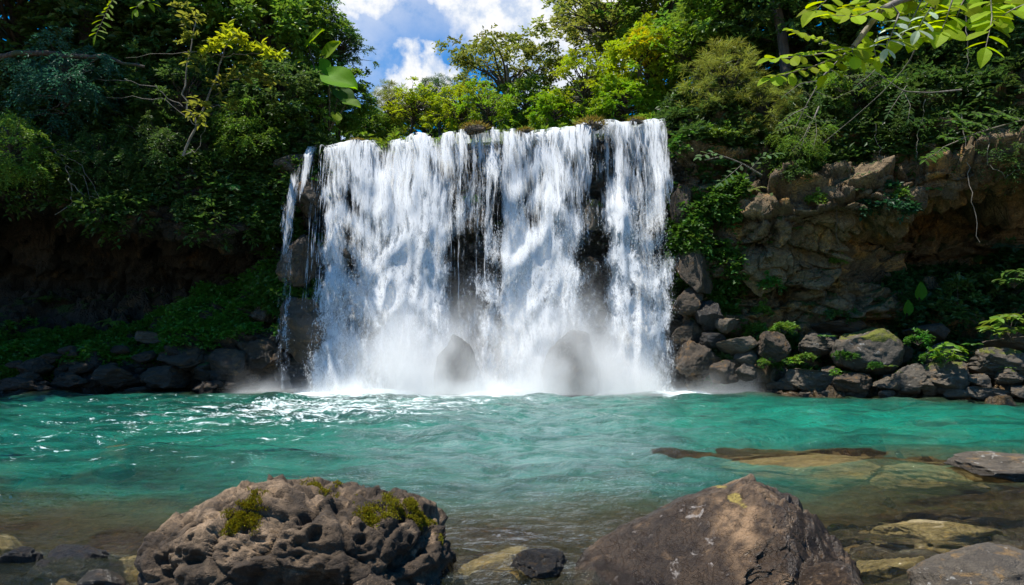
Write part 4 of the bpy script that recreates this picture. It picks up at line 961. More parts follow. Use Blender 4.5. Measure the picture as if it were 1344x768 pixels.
# tall trees whose crowns stand above the top of the photo and shade both banks
for k, (x, y, z, r, lab) in enumerate([(-13.5, 20, 15.5, 3.0, 'tall shade tree on the left slope with its crown over the photo edge'), (-16.5, 17, 13.5, 3.2, 'tall shade tree beyond the left photo edge'),
     (13.5, 15.5, 13.0, 3.5, 'tall shade tree on the right slope by the photo edge')]):
    s = r / 2; by_ = max(y, float(shore(x)) + 2.6); b = np.array([x + (0 if by_ == y else .6), by_, drop(x, by_) - .2])
    e = empty('tree', b, lab, 'tree', 'tall shade trees'); cr_, br_ = proto(('airy_1', 'airy_2', 'airy_3')[k % 3]); c = np.array([x, y, z])
    link('crown', cr_, e, DG, c - b, (0, 0, k), (s, s, s * .85)); G = Geo(); t = np.linspace(0, 1, 14)[:, None]; G.tube(t * (c - b) + np.sin(t * 6.3) * [.12, .06, 0], np.linspace(.22, .08, 14), 9); tk = link('trunk', G.mesh('trunk', M['bark']), e); link('branches', br_, tk, None, c - b, (0, 0, k), (s, s, s * .85))
# --- right slope
RT = 'trees on the right slope'
for a in [
 ('wispy_1', 948, 115, 18.8, 66, OL, 'wispy olive bush of thin needle leaves above the right end of the lip'),
 ('wispy_2', 1005, 150, 18.0, 48, OL, 'smaller wispy bush leaning over the right cliff'),
 ('broad_2', 960, 30, 22, 88, MG, 'green tree with lit top at the top edge behind the wispy bush'),
 ('broad_1', 1050, 40, 20.5, 90, DG, 'dark tree behind the dark bare trunk at the top edge'),
 ('broad_3', 1150, 60, 20, 95, DG, 'large dark tree behind the overhanging bright leaves'),
 ('broad_2', 1260, 70, 19, 100, DG, 'large dark tree in the right top corner'),
 ('broad_1', 1340, 110, 18, 90, DG, 'dark tree at the right photo edge above the overhang'),
 ('drape_2', 1090, 150, 18, 60, DG, 'dark drooping tree at the middle of the right slope'),
 ('drape_1', 1180, 160, 17.2, 64, DG, 'dark drooping foliage above the deep right overhang'),
 ('drape_2', 1290, 185, 16.4, 62, DG, 'dark drooping foliage by the hanging vine on the right'),
 ('airy_1', 905, 60, 21.5, 44, BG, 'light green tree between the golden crown and the wispy bush'),
 ('drape_1', 1045, 190, 17.3, 40, MG, 'green drooping shrub on the brow of the right cliff'),
 ('airy_2', 1120, 115, 17.2, 44, MG, 'loose mid green shrub under the overhanging bright leaves'),
]:
    tree(*a, group=RT)
# dark bare trunk
G = Geo(); b = np.array([*at(1030, 60, 19)[:2], 0]); b[2] = drop(b[0], b[1]) - .2; top = at(1012, -60, 19.4) - b; t = np.linspace(0, 1, 12)[:, None]
G.tube(t * top + np.sin(t * 5) * [.08, 0, 0], np.linspace(.17, .11, 12), 9); e = empty('tree', b, 'tree with a straight dark bare trunk at the top edge right of the wispy bush', 'tree', RT); link('trunk', G.mesh('trunk', M['bark']), e); link('crown', proto('airy_2')[0], e, DG, top, (0, 0, 1), 1.2)

# --- ground cover: nobody could count it
def cover(name, mask_, count, L, W, color, label, per=5, lift=.12, seed=1, fine=False):
    g = np.random.default_rng(seed); area = np.linalg.norm(np.cross(du, dv), axis=-1)
    wgt = (mask_ * area * sst(-.22, .25, fbm(CP * 1.1, 3, seed + 60))).ravel(); wgt = np.nan_to_num(np.clip(wgt, 0, None)); idx = g.choice(wgt.size, count, p=wgt / wgt.sum())
    P = CP.reshape(-1, 3)[idx]; n = CN2.reshape(-1, 3)[idx]; G = Geo()
    c = P + n * (g.random((count, 1)) * lift) + g.normal(size=(count, 3)) * .03
    sprays(G, g, c, unit(n + UP * .8), L * 1.5, 2, per, L, W, .5, .9, .6)
    return tag(link(name, G.mesh(name, M['leaf'], False), None, color), label, kind='stuff')
flat = sst(.05, .5, CN2[..., 2])
inx = (np.abs(XX) < 14.6)
cover('ground_cover', (XX < -5.7) * inx * (TT > 2.0) * (TT < 3.9) * (.25 + flat), 13000, .11, .065, (.06, .17, .018), 'low green leaves covering the sloping ledge in the left hollow', seed=2)
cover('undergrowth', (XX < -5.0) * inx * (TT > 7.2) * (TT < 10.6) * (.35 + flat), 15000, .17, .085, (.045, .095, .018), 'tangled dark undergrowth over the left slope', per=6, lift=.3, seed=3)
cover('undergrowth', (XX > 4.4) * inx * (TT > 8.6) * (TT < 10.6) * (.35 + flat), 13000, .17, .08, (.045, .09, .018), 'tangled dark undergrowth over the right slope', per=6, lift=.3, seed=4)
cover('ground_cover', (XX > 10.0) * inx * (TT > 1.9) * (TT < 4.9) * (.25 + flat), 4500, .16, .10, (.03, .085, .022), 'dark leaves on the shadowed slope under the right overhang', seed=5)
cover('ground_cover', (XX > 5.2) * (XX < 10.5) * (TT > 1.2) * (TT < 3.0) * flat, 1500, .13, .085, (.045, .11, .016), 'low green leaves between the right bank boulders and the cliff', seed=6)
cover('ivy', (XX > 4.35) * (XX < 6.0) * (TT > 3.0) * (TT < 8.6) * sst(-.1, .25, fbm(CP * .9, 3, 5) + .08), 2600, .13, .085, (.05, .12, .016), 'trailing green leaves on the rock beside the right edge of the falls', seed=7)
cover('ivy', (XX > -6.9) * (XX < -5.3) * (TT > 2.5) * (TT < 8.6) * sst(-.1, .25, fbm(CP * .9, 3, 6) + .02), 1800, .13, .085, (.05, .12, .016), 'trailing green leaves on the rock beside the left edge of the falls', seed=8)
lipw = (XX > -5.4) * (XX < 4.6) * (TT > 8.4) * (TT < 10.2)
cover('undergrowth', (XX > -6.2) * (XX < 5.5) * (TT > 10.15) * (TT < 11.02), 3800, .22, .10, (.11, .18, .018), 'green bank of leaves behind the lip of the falls', per=7, lift=.55, seed=9)

# --- individual plants
def plant(kind, px, py, size_px, color, label, group=None, name='shrub', cat='shrub', sz=1.0, Y=None, out=0.12, tilt=.35):
    if Y is None: loc, n = hit(px, py)
    else: loc, n = at(px, py, Y), np.array([0, -.5, .8])
    s = size_px * loc[1] / F_PX / 2
    e = empty(name, loc + n * out * .3, label, cat, group, rot=(tilt, 0, 0) if n[2] < .6 else (0, 0, 0))
    cr_, br_ = proto(kind); rz = trng.uniform(0, 6.28)
    link('leaves', cr_, e, color, None, (0, 0, rz), (s, s, s * sz)); link('stems', br_, e, None, None, (0, 0, rz), (s, s, s * sz))
    return e
FG = (.06, .17, .02)
for a in [
 (300, 250, 70, FG, 'bright green fern in the middle of the fern patch above the left ledge'), (275, 268, 56, MG, 'fern at the lower left of the fern patch above the ledge'),
 (325, 275, 60, FG, 'fern at the lower right of the fern patch nearest the small trickle'), (335, 240, 52, MG, 'fern at the upper right of the fern patch'),
 (262, 235, 50, DG, 'dark fern at the upper left of the fern patch'), (350, 335, 44, FG, 'fern on the green slope close to the brown rock by the trickle'),
 (310, 365, 46, FG, 'fern at the top of the green slope in the left hollow'), (245, 395, 44, MG, 'fern in the middle of the green slope in the left hollow'),
 (60, 400, 70, DG, 'dark fern clump on the green slope by the left photo edge'), (30, 440, 60, MG, 'green fern clump low on the slope by the left photo edge'),
 (150, 425, 50, MG, 'fern low on the green slope above the orange rocks')]:
    plant('fern_1', *a, group='ferns on the left', name='fern', cat='fern')
for a in [
 (962, 215, 60, MG, 'fern hanging on the cliff brow right of the falls'), (1000, 185, 50, (.03, .09, .02), 'upright fern on the cliff brow under the wispy bush'),
 (935, 240, 46, DG, 'dark fern on the rock just right of the lip'), (985, 250, 50, OL, 'pale dry fern over the lit brown rock'), (1300, 345, 80, DG, 'big dark fern at the back of the right hollow'),
 (1235, 395, 60, DG, 'dark fern at the left end of the right hollow slope'), (1335, 330, 70, TEAL, 'blue green fern by the right photo edge in the hollow')]:
    plant('fern_2', *a, group='ferns on the right', name='fern', cat='fern')
for k, a in enumerate([
 (975, 385, 66, MG, 'leafy green shrub in the rock niche right of the falls'), (1012, 380, 40, FG, 'small round leaved shrub on the lit brown block'),
 (1165, 283, 72, (.022, .075, .030), 'blue green shrub growing on the ledge in the middle of the right cliff'), (1095, 425, 56, DG, 'dark shrub behind the pale topped boulder'),
 (1145, 425, 60, MG, 'green shrub right above the dome boulder'), (1255, 420, 90, DG, 'wide dark shrub on the slope behind the mossy boulder'),
 (1310, 400, 90, DG, 'wide dark shrub behind the bright leafy plant by the photo edge'), (1190, 445, 40, MG, 'little green shrub between dome boulder and dark slab'),
 (915, 300, 40, FG, 'small green shrub on the mossy block beside the falls'), (985, 440, 44, MG, 'green shrub hanging over the stacked stones'),
 (945, 190, 46, MG, 'shrub on the brow right above the right end of the lip'), (1045, 235, 40, DG, 'dark tuft of leaves on the brow over the lit rock'),
 (620, 268, 26, FG, 'tuft of bright green leaves behind the thin threads of the falls'), (365, 190, 40, MG, 'green shrub at the rock corner left of the lip'),
 (385, 165, 40, MG, 'leafy shrub on the bank just left of the lip'), (180, 255, 60, DG, 'dark shrub on the ledge rim in the middle of the left hollow'),
 (95, 250, 60, DG, 'dark shrub on the ledge rim near the bare twigs'), (250, 285, 44, DG, 'dark shrub on the pale ledge rim left of the ferns')]):
    plant('bush_%d' % (1 + k % 3), *a, group='shrubs on the cliffs')
plant('broadleaf_1', 1322, 450, 92, (.13, .22, .03), 'sunlit light green leafy plant by the right photo edge', 'bright plants on the right bank', 'leafy_plant', 'plant', Y=15.6)
plant('broadleaf_2', 1246, 482, 62, (.12, .24, .02), 'sunlit bright green plant growing on the mossy green boulder', 'bright plants on the right bank', 'leafy_plant', 'plant', Y=15.4)
plant('broadleaf_1', 1041, 482, 30, (.12, .24, .02), 'small bright plant left of the mossy tan boulder', 'bright plants on the right bank', 'leafy_plant', 'plant', Y=16.1)
plant('broadleaf_2', 1096, 497, 24, (.10, .22, .02), 'tiny bright seedling on the mossy tan boulder', 'bright plants on the right bank', 'leafy_plant', 'plant', Y=15.8)
plant('broadleaf_2', 958, 378, 40, (.11, .22, .02), 'bright light green plant at the left end of the rock niche', 'bright plants on the right bank', 'leafy_plant', 'plant')
plant('broadleaf_1', 1330, 380, 60, (.07, .14, .03), 'light leafy plant above the sunlit one at the right photo edge', 'bright plants on the right bank', 'leafy_plant', 'plant', Y=15.9)

for k, (px, py, sz_) in enumerate([(1040,300,30),(1100,345,26),(1182,335,34),(1012,322,30),(1075,268,36),(1120,250,36),(1222,250,40),(1290,262,40),(1150,392,30),(962,300,34),(1000,415,30),(1060,400,28),(1330,235,40),(1180,262,30)]):
    plant(('fern_1', 'bush_2', 'fern_2')[k % 3], px, py, sz_, (FG, MG, DG)[k % 3], 'small tuft of green rooted in a crack of the right cliff', 'tufts in the cracks of the right cliff', 'tuft', 'plant')
for k, (px, py, sz_, Y_) in enumerate([(1108,474,26,16.4),(1168,484,24,15.95),(1222,476,28,15.9),(1058,476,24,16.5),(1276,456,30,15.9),(1006,482,26,16.8),(1148,486,20,15.9),(1322,486,26,15.35),(1205,455,34,16.3),(1030,440,34,17.2),(1085,445,30,17.0)]):
    plant(('bush_1', 'fern_2', 'bush_3')[k % 3], px, py, sz_, (FG, MG)[k % 2], 'small green clump growing between the right bank boulders', 'green clumps between the right bank boulders', 'tuft', 'plant', Y=Y_)
# large heart shaped leaves
def big_leaf(G, c, d, n, Ln, tint):
    d = unit(np.asarray(d, float)); s = unit(np.cross(d, n)); u = np.cross(s, d); K, Q = 13, 7; V = np.zeros((K, Q, 3))
    for i, t in enumerate(np.linspace(0, 1, K)):
        w = .46 * Ln * (math.sin(math.pi * min(1, t * .93 + .05)) ** .65) * (1.15 - .55 * t)
        for j, q_ in enumerate(np.linspace(-1, 1, Q)):
            V[i, j] = c + d * Ln * (t - .18 * abs(q_) * (1 - t) ** 2) + s * w * q_ + u * Ln * (-.28 * t * t + .13 * abs(q_) ** 1.3 + .02 * math.sin(9 * t + 4 * q_))
    G.add(V, grid_faces(K, Q), tint)
b0, _ = hit(432, 178); b0 = at(432, 172, 19.3)
e = empty('large_leaved_plant', b0, 'plant with huge heart shaped backlit leaves left of the sky gap', 'plant')
for px, py, dx, dz, Ln, col in [(405,60,.5,.5,.95,(.13,.22,.012)),(418,88,.3,-.5,1.25,(.09,.24,.014)),(432,100,.9,-.35,1.35,(.14,.32,.014)),(428,72,.7,.6,.8,(.16,.25,.012)),(398,80,-.6,-.3,.5,(.24,.28,.015)),
        (402,118,.4,-.2,.45,(.26,.30,.015)),(440,150,.3,-.6,.55,(.20,.27,.015)),(445,120,.8,-.7,.95,(.045,.11,.012)),(414,130,-.4,-.6,.8,(.035,.09,.012)),(455,135,.8,-.2,.7,(.10,.2,.012)),(408,100,-.8,-.1,.7,(.05,.12,.012))]:
    p0 = at(px, py, 19.3 + trng.uniform(-.4, .4)) - b0; G = Geo(); big_leaf(G, p0, (dx, -.45, dz), unit(np.array([trng.uniform(-.5, .5), -.75, .6])), Ln * .72, .5)
    lf_ = link('leaf', G.mesh('leaf', M['leaf_glossy'], True), e, col)
    G = Geo(); t = np.linspace(0, 1, 7)[:, None]; G.tube(t * p0 + t * (1 - t) * [0, .2, .1], np.linspace(.03, .014, 7), 5); link('stalk', G.mesh('stalk', M['bark']), e)
plantE = None
for px, py, r_, lab in [(1206, 380, .19, 'round bright green leaf on a stalk in front of the dark hollow slope'), (1190, 402, .16, 'smaller round green leaf just below the other round leaf')]:
    c = at(px, py, 17.2); loc, n_ = hit(px, py + 30); e = empty('round_leaved_plant', loc, lab, 'plant', 'round leaved plants'); G = Geo(); big_leaf(G, c - loc + [0, 0, -r_], (.1, -.3, 1), np.array([.1, -.9, .3]), r_ * 2, .5)
    link('leaf', G.mesh('leaf', M['leaf_glossy']), e, (.06, .20, .015)); G = Geo(); G.tube(np.linspace(np.zeros(3), c - loc + [0, 0, -r_], 5), .012, 4); link('stalk', G.mesh('stalk', M['bark']), e)

# yellow leaved sapling with thin bare branches
def poly(pts, n=10):
    P = np.array(pts, float); t = np.linspace(0, len(P) - 1, n); return np.stack([np.interp(t, np.arange(len(P)), P[:, k]) for k in range(3)], -1)
b0 = at(240, 205, 17.6); Gw, Gl, Gy = Geo(), Geo(), Geo(); g = np.random.default_rng(31)
L_ = lambda *pp: [at(x, y, Y) - b0 for x, y, Y in pp]
for pts, r_ in [(L_((240,205,17.6),(258,165,17.5),(280,115,17.4),(292,75,17.3),(302,45,17.3)), .035), (L_((258,165,17.5),(240,120,17.5),(252,60,17.4),(254,15,17.4)), .028), (L_((280,115,17.4),(315,100,17.2),(350,106,17.1)), .016),
                (L_((292,75,17.3),(325,70,17.2),(365,74,17.1)), .014), (L_((258,165,17.5),(215,130,17.4),(140,128,17.3)), .014), (L_((240,140,17.5),(200,112,17.4),(128,104,17.3)), .013), (L_((268,140,17.5),(290,140,17.3),(305,150,17.2)), .012), (L_((292,75,17.3),(262,66,17.3),(165,76,17.3)), .012), (L_((240,205,17.6),(262,195,17.4),(270,150,17.3)), .014)]:
    P = poly(pts, 14); P[1:-1] += g.normal(size=(12, 3)) * .03; Gw.tube(P, np.linspace(r_, r_ * .4, 14), 6)
C = np.array(L_(*[(x, y, 17.2 + g.uniform(-.2, .2)) for x, y in [(305,45),(318,52),(295,55),(275,68),(285,62),(322,62),(345,70),(362,74)]]))
sprays(Gy, g, C, np.tile([0, -.3, .6], (len(C), 1)), .26, 6, 7, .22, .085, .2, fine=True)
C = np.array(L_(*[(x, y, 17.2 + g.uniform(-.2, .2)) for x, y in [(330,85),(340,104),(355,106),(310,100),(262,138),(300,142),(285,110),(252,50),(250,25),(258,80),(240,10),(265,150)]]))
sprays(Gl, g, C, np.tile([0, -.3, .4], (len(C), 1)), .30, 6, 7, .19, .075, .35, fine=True)
e = empty('sapling', b0, 'slim sapling with pale bare twigs and yellow sunlit top leaves on the left slope', 'sapling')
link('branches', Gw.mesh('branches', M['pale_bark']), e); link('leaves', Gy.mesh('leaves', M['leaf_glossy'], False), e, (.24, .28, .02))['label'] = 'yellow sunlit top leaves'; link('leaves', Gl.mesh('leaves', M['leaf_glossy'], False), e, (.15, .165, .025))['label'] = 'olive lower leaves'

# bare twigs and vines
def stick(name, pts, r_, mat, label, cat, group=None, twigs=(), n=16, jit=.03):
    b = at(*pts[0]); G = Geo(); P = poly([at(*p) - b for p in pts], n); P[1:-1] += g.normal(size=(n - 2, 3)) * jit; G.tube(P, np.linspace(r_, r_ * .4, n), 6)
    for tw in twigs:
        Q = poly([at(*p) - b for p in tw], 9); Q[1:-1] += g.normal(size=(7, 3)) * jit * .7; G.tube(Q, np.linspace(r_ * .5, r_ * .2, 9), 5)
    return tag(link(name, G.mesh(name, M[mat]), None, loc=b), label, cat, group)
stick('dead_tree', [(-30,72,17.4),(60,70,17.4),(120,74,17.5),(190,88,17.9)], .09, 'bark', 'brown bare dead trunk leaning out horizontally near the left top corner', 'dead tree')
stick('bare_branch', [(70,196,17.3),(85,215,17.1),(92,240,17.0),(95,268,17.0),(72,282,17.0)], .02, 'pale_bark', 'pale bare branch with fine twigs hanging before the left hollow', 'branch', None,
      [[(80,203,17.1),(105,215,17),(122,240,16.9),(130,258,16.9)], [(85,215,17.1),(110,232,17),(118,262,16.9)], [(92,240,17),(112,258,16.9),(132,260,16.9)], [(76,202,17.2),(100,198,17),(112,200,17)]])
VN = 'vines hanging from the right cliff'
stick('hanging_vine', [(1262,150,16),(1268,210,15.9),(1276,262,15.8),(1286,318,15.8)], .014, 'pale_bark', 'longest pale vine hanging over the dark right overhang', 'vine', VN)
stick('hanging_vine', [(1215,130,16.2),(1207,165,16.1),(1203,206,16.1)], .012, 'pale_bark', 'thin vine hanging beneath the overhanging bright leaves', 'vine', VN)
stick('hanging_vine', [(1094,235,16.9),(1097,275,16.8),(1101,320,16.8)], .014, 'bark', 'brown vine hanging down the layered cliff face', 'vine', VN)
stick('hanging_vine', [(1145,155,16.6),(1152,190,16.5),(1160,222,16.5)], .010, 'pale_bark', 'short thin vine in the middle of the right slope', 'vine', VN)
stick('hanging_vine', [(1298,175,15.8),(1298,215,15.7),(1318,232,15.7),(1340,222,15.7)], .012, 'pale_bark', 'vine looping to the right photo edge', 'vine', VN)
stick('hanging_vine', [(1268,20,15.8),(1272,60,15.8),(1270,98,15.8)], .011, 'pale_bark', 'straight vine hanging behind the rightmost bright leaf', 'vine', VN)
stick('floating_twig', [(808,556,11.2),(815,554,11.2),(822,557,11.2)], .016, 'bark', 'tiny dark twig sticking out of the turquoise water right of centre', 'twig', None, [[(813,555,11.2),(818,551,11.2)]], jit=.01)

# --- overhanging tree at the right: its trunk stands outside the frame, its boughs reach in
GL, GB, GP = Geo(), Geo(), Geo(); g = np.random.default_rng(55)
tb = np.array([7.6, 5.4, -.4]); 
def leafy(G, pts, pairs, Ln, W, nrm=(0, -.55, .8), tipleaf=True, ang=.75, sh='oval'):
    P = poly(pts, pairs * 2 + 2); T = unit(np.gradient(P, axis=0)); nn = unit(np.array(nrm, float)); GB.tube(P, np.linspace(.008, .003, len(P)), 4)
    for sg in (-1, 1):
        q_ = P[2::2] if sg > 0 else P[1::2]; tq = T[2::2] if sg > 0 else T[1::2]; k = len(q_); sd = unit(np.cross(tq, nn)) * sg
        ts = np.linspace(.75, 1, k) * np.where(np.arange(k) > k * .75, .8, 1)
        shp = ((0, .06), (.15, .55), (.45, .9), (.72, 1.0), (.92, .65), (1, .1))
        G.fine_leaves(q_, tq * (1 - ang) + sd * ang + g.normal(size=(k, 3)) * .10, nn + g.normal(size=(k, 3)) * .28, Ln * ts * g.uniform(.85, 1.1, k), W * g.uniform(.85, 1.1, k), g.random(k), shp, .10, .2)
    G.fine_leaves(P[-1:], T[-1:], nn[None], Ln * .9, W, np.array([.6]))
A = lambda *pp: [at(x, y, Y) for x, y, Y in pp]
for pts, pr_, Ln, W in [
  (A((1120,62,5.6),(1070,72,5.5),(1014,78,5.4)), 8, .135, .048), (A((1116,70,5.6),(1065,88,5.5),(1012,103,5.4)), 8, .12, .045), (A((1100,60,5.6),(1065,48,5.6),(1040,40,5.5)), 6, .09, .036),
  (A((1120,62,5.6),(1118,68,5.5),(1124,76,5.5)), 3, .15, .06), (A((1300,-10,5.6),(1302,25,5.5),(1294,62,5.4)), 5, .17, .06), (A((1360,0,5.6),(1330,12,5.5),(1304,28,5.5)), 4, .16, .07),
  (A((1160,8,5.6),(1125,22,5.5),(1092,20,5.5)), 4, .17, .075), (A((1215,-10,5.8),(1195,30,5.7),(1180,52,5.6)), 4, .17, .08), (A((1230,0,5.8),(1222,30,5.8),(1205,50,5.7)), 4, .16, .085),
  (A((1250,0,5.6),(1242,25,5.6),(1235,42,5.5)), 3, .17, .09), (A((1100,-20,5.8),(1085,0,5.7),(1070,14,5.7)), 3, .15, .075), (A((1150,-20,5.9),(1140,5,5.8),(1120,12,5.8)), 4, .16, .08),
  (A((1280,-20,5.8),(1262,5,5.7),(1255,25,5.7)), 4, .16, .08), (A((1190,-20,5.9),(1172,0,5.8),(1150,10,5.8)), 4, .16, .08), (A((1340,-30,5.8),(1325,-5,5.7),(1320,12,5.7)), 4, .16, .08), (A((1235,-20,5.9),(1215,8,5.9),(1200,22,5.9)), 4, .17, .085), (A((1262,-20,6),(1240,-2,5.9),(1222,12,5.9)), 4, .17, .085), (A((1130,40,5.7),(1145,55,5.7),(1150,75,5.6)), 4, .14, .05), (A((1118,64,5.7),(1098,82,5.6),(1085,98,5.6)), 4, .12, .045)]:
    leafy(GL, pts, pr_, Ln * 1.25, W * 1.8)
for pts, pr_, Ln, W in [(A((1180,18,5.6),(1172,40,5.5),(1163,64,5.5)), 4, .13, .06), (A((1222,10,5.6),(1212,25,5.5),(1205,40,5.5)), 2, .14, .07)]: leafy(GP, pts, pr_, Ln, W)
for pts, r_ in [([tb, (7.5, 5.5, 2.5), (7.2, 5.6, 4.6), (6.9, 5.8, 6.6), (6.8, 5.9, 8.0)], .17)]: 
    Gt = Geo(); P = poly(pts, 16); Gt.tube(P, np.linspace(r_, r_ * .5, 16), 12)
for pts, r_ in [([(7.2, 5.6, 4.7)] + A((1400,-60,5.7),(1300,-30,5.8),(1215,-10,5.8),(1160,8,5.6),(1120,62,5.6)), .045), ([(7.3, 5.6, 4.2)] + A((1480,0,5.7),(1380,-30,5.8),(1340,-25,5.8),(1280,-20,5.8)), .04), ([*A((1300,-30,5.8),(1300,-10,5.6))], .015), (A((1280,-22,5.8),(1250,0,5.6)), .012), (A((1240,-18,5.8),(1230,0,5.8)), .012),
                (A((1190,-2,5.7),(1190,-20,5.9)), .01), (A((1150,-20,5.9),(1190,-20,5.9),(1215,-10,5.8)), .012), (A((1100,-20,5.8),(1150,-20,5.9)), .011), (A((1340,-25,5.8),(1360,0,5.6)), .012), (A((1180,18,5.6),(1170,5,5.6)), .008),
                (A((1215,20,5.8),(1208,50,6.4),(1192,84,7.0),(1164,116,7.6),(1124,152,8.2),(1080,188,8.6)), .007)]:
    GB.tube(poly(pts, 12), np.linspace(r_, r_ * .5, 12), 7)
# crown above the frame
C, d = envelope(g, 60, (2.2, 2.0, 1.5), .5, .4, 6); C += np.array([6.6, 6.0, 8.6]); Gc = Geo(); sprays(Gc, g, C, d, .5, 8, 8, .17, .08, .4)
e = empty('overhanging_tree', tb, 'tree outside the frame whose bright compound leaves hang into the right top corner', 'tree')
for nm, GG, mt, col in (('trunk', Gt, 'bark', None), ('branches', GB, 'pale_bark', None), ('leaves', GL, 'leaf_glossy', (.25, .34, .014)), ('leaves', GP, 'leaf_glossy', (.42, .50, .40)), ('crown', Gc, 'leaf', BG)):
    link(nm, GG.mesh(nm, M[mt], nm in ('trunk', 'branches')), e, col, loc=-tb)

# dimmer leafy branches before the right slope
def branch_thing(pts, sprays_, color, label, r_=.02, fine=True, L=.15, W=.055, name='leafy_branch', cat='branch', group='leafy branches before the right slope', pairs=9):
    global GB
    keep = GB; GB = Geo(); b = at(*pts[0]); GB.tube(poly(A(*pts), 14), np.linspace(r_, r_ * .4, 14), 6); G = Geo()
    for sp_ in sprays_: leafy(G, A(*sp_), pairs, L, W, ang=.7)
    e = empty(name, b, label, cat, group); link('stem', GB.mesh('stem', M['pale_bark']), e, None, loc=-b); link('leaves', G.mesh('leaves', M['leaf_glossy'], False), e, color, loc=-b); GB = keep
branch_thing([(1400,150,13),(1344,157,13),(1290,172,13),(1240,192,13),(1216,208,13)], [[(1344,157,13),(1310,150,12.8),(1280,150,12.7)],[(1300,168,13),(1275,160,12.8),(1250,158,12.7)],[(1290,172,13),(1262,182,12.8),(1240,180,12.7)],[(1240,192,13),(1228,202,12.9),(1214,210,12.8)],[(1330,160,13),(1320,150,12.8),(1300,142,12.7)],[(1275,178,13),(1265,165,12.8),(1255,152,12.7)]], (.075, .14, .018), 'light green leafy branch reaching in from the right photo edge', L=.17, W=.06)
branch_thing([(1262,118,14.5),(1220,122,14.3),(1185,120,14.1),(1150,95,14)], [[(1190,112,14.3),(1178,130,14),(1165,150,13.9)],[(1185,118,14.3),(1195,138,14),(1192,156,13.9)],[(1150,90,14.3),(1140,100,14.1),(1125,112,14)]], (.06, .11, .03), 'dim branch with pale pinnate leaves in the middle of the right slope', L=.16, W=.05)
branch_thing([(1110,70,13),(1080,100,13),(1060,135,13.2),(1045,165,13.4)], [[(1090,92,13),(1110,100,12.9),(1130,98,12.8)],[(1080,105,13),(1050,110,12.9),(1030,125,12.8)],[(1070,120,13),(1095,130,12.9),(1120,118,12.8)],[(1060,140,13.2),(1040,150,13),(1022,165,13)],[(1055,150,13.2),(1075,160,13),(1092,158,13)]], (.08, .12, .02), 'olive branch with rows of small leaves under the bright compound leaves', L=.13, W=.05)
branch_thing([(1075,140,15.5),(1064,165,15.4),(1050,195,15.3)], [[(1064,160,15.4),(1056,178,15.2),(1040,198,15.1)],[(1070,150,15.4),(1072,175,15.2),(1068,192,15.1)],[(1060,170,15.4),(1040,165,15.2),(1020,172,15.1)]], (.09, .13, .016), 'small yellow green fern like branch on the brow of the right cliff', L=.16, W=.05)
branch_thing([(1000,230,16.2),(975,215,16),(950,205,15.9),(925,210,15.8)], [[(975,215,16),(960,228,15.8),(945,240,15.7)],[(950,205,15.9),(935,200,15.8),(918,206,15.7)],[(985,222,16),(1000,205,15.9),(1020,202,15.8)]], (.10, .17, .06), 'pale leaved twig over the mossy rock right of the falls', L=.2, W=.08, pairs=4)
GB = Geo(); G = Geo()
leafy(G, A((165,-40,8),(150,-5,7.9),(138,20,7.9),(126,46,7.8)), 13, .15, .032, ang=.8); leafy(G, A((190,-20,8),(186,0,8),(178,12,8)), 3, .14, .06); leafy(G, A((175,-30,8),(185,-8,8),(195,4,8)), 3, .14, .06)
tb2 = np.array([-10.2, 6.6, -.5]); GB.tube(poly([tb2 + [0, 0, 5.2]] + A((40,-120,8.2),(110,-70,8.1),(165,-40,8),(190,-20,8)), 14), np.linspace(.05, .012, 14), 6)
Gt = Geo(); Gt.tube(poly([tb2, tb2 + [.1, .1, 3], tb2 + [0, .2, 6], tb2 + [.2, .2, 7.5]], 12), np.linspace(.16, .07, 12), 9)
C, d = envelope(g, 40, (1.4, 1.4, 1.0), .5, .4, 7); C += tb2 + [0, 0, 8]; Gc = Geo(); sprays(Gc, g, C, d, .5, 8, 8, .16, .08, .4)
e = empty('overhanging_tree', tb2, 'tree outside the frame whose single bright frond hangs into the left top corner', 'tree')
for nm, GG, mt, col in (('trunk', Gt, 'bark', None), ('branches', GB, 'bark', None), ('frond', G, 'leaf_glossy', (.13, .21, .012)), ('crown', Gc, 'leaf', BG)):
    link(nm, GG.mesh(nm, M[mt], nm in ('trunk', 'branches')), e, col, loc=-tb2)
# grassy mossy knobs on the lip
for k, (px, py, w_, h_, lab) in enumerate([(624,166,30,16,'yellow brown tussock standing on the middle of the lip'), (690,171,22,12,'small brown tussock on the lip right of the middle'), (776,163,34,22,'largest mossy tussock on the lip near the right end'), (470,183,20,8,'low mossy stone on the left part of the lip'), (835,156,20,10,'small mossy stone at the right part of the lip')]):
    o = rock_at(px, py + 4, w_, h_, 18.35, 'lump', 'bank_rock', lab, 1.0, name='mossy_tussock', cat='tussock', group='tussocks on the lip')
    n_ = 260; gg = np.random.default_rng(k); d = unit(np.stack([gg.normal(size=n_), gg.normal(size=n_), np.abs(gg.normal(size=n_))], -1)); G = Geo()
    G.quad_leaves(d * .9, d + gg.normal(size=(n_, 3)) * .4 + [0, 0, .3], gg.normal(size=(n_, 3)), gg.uniform(.4, .9, n_), .10, gg.random(n_)); link('grass_tuft', G.mesh('grass_tuft', M['leaf'], False), o, (.17, .14, .025))


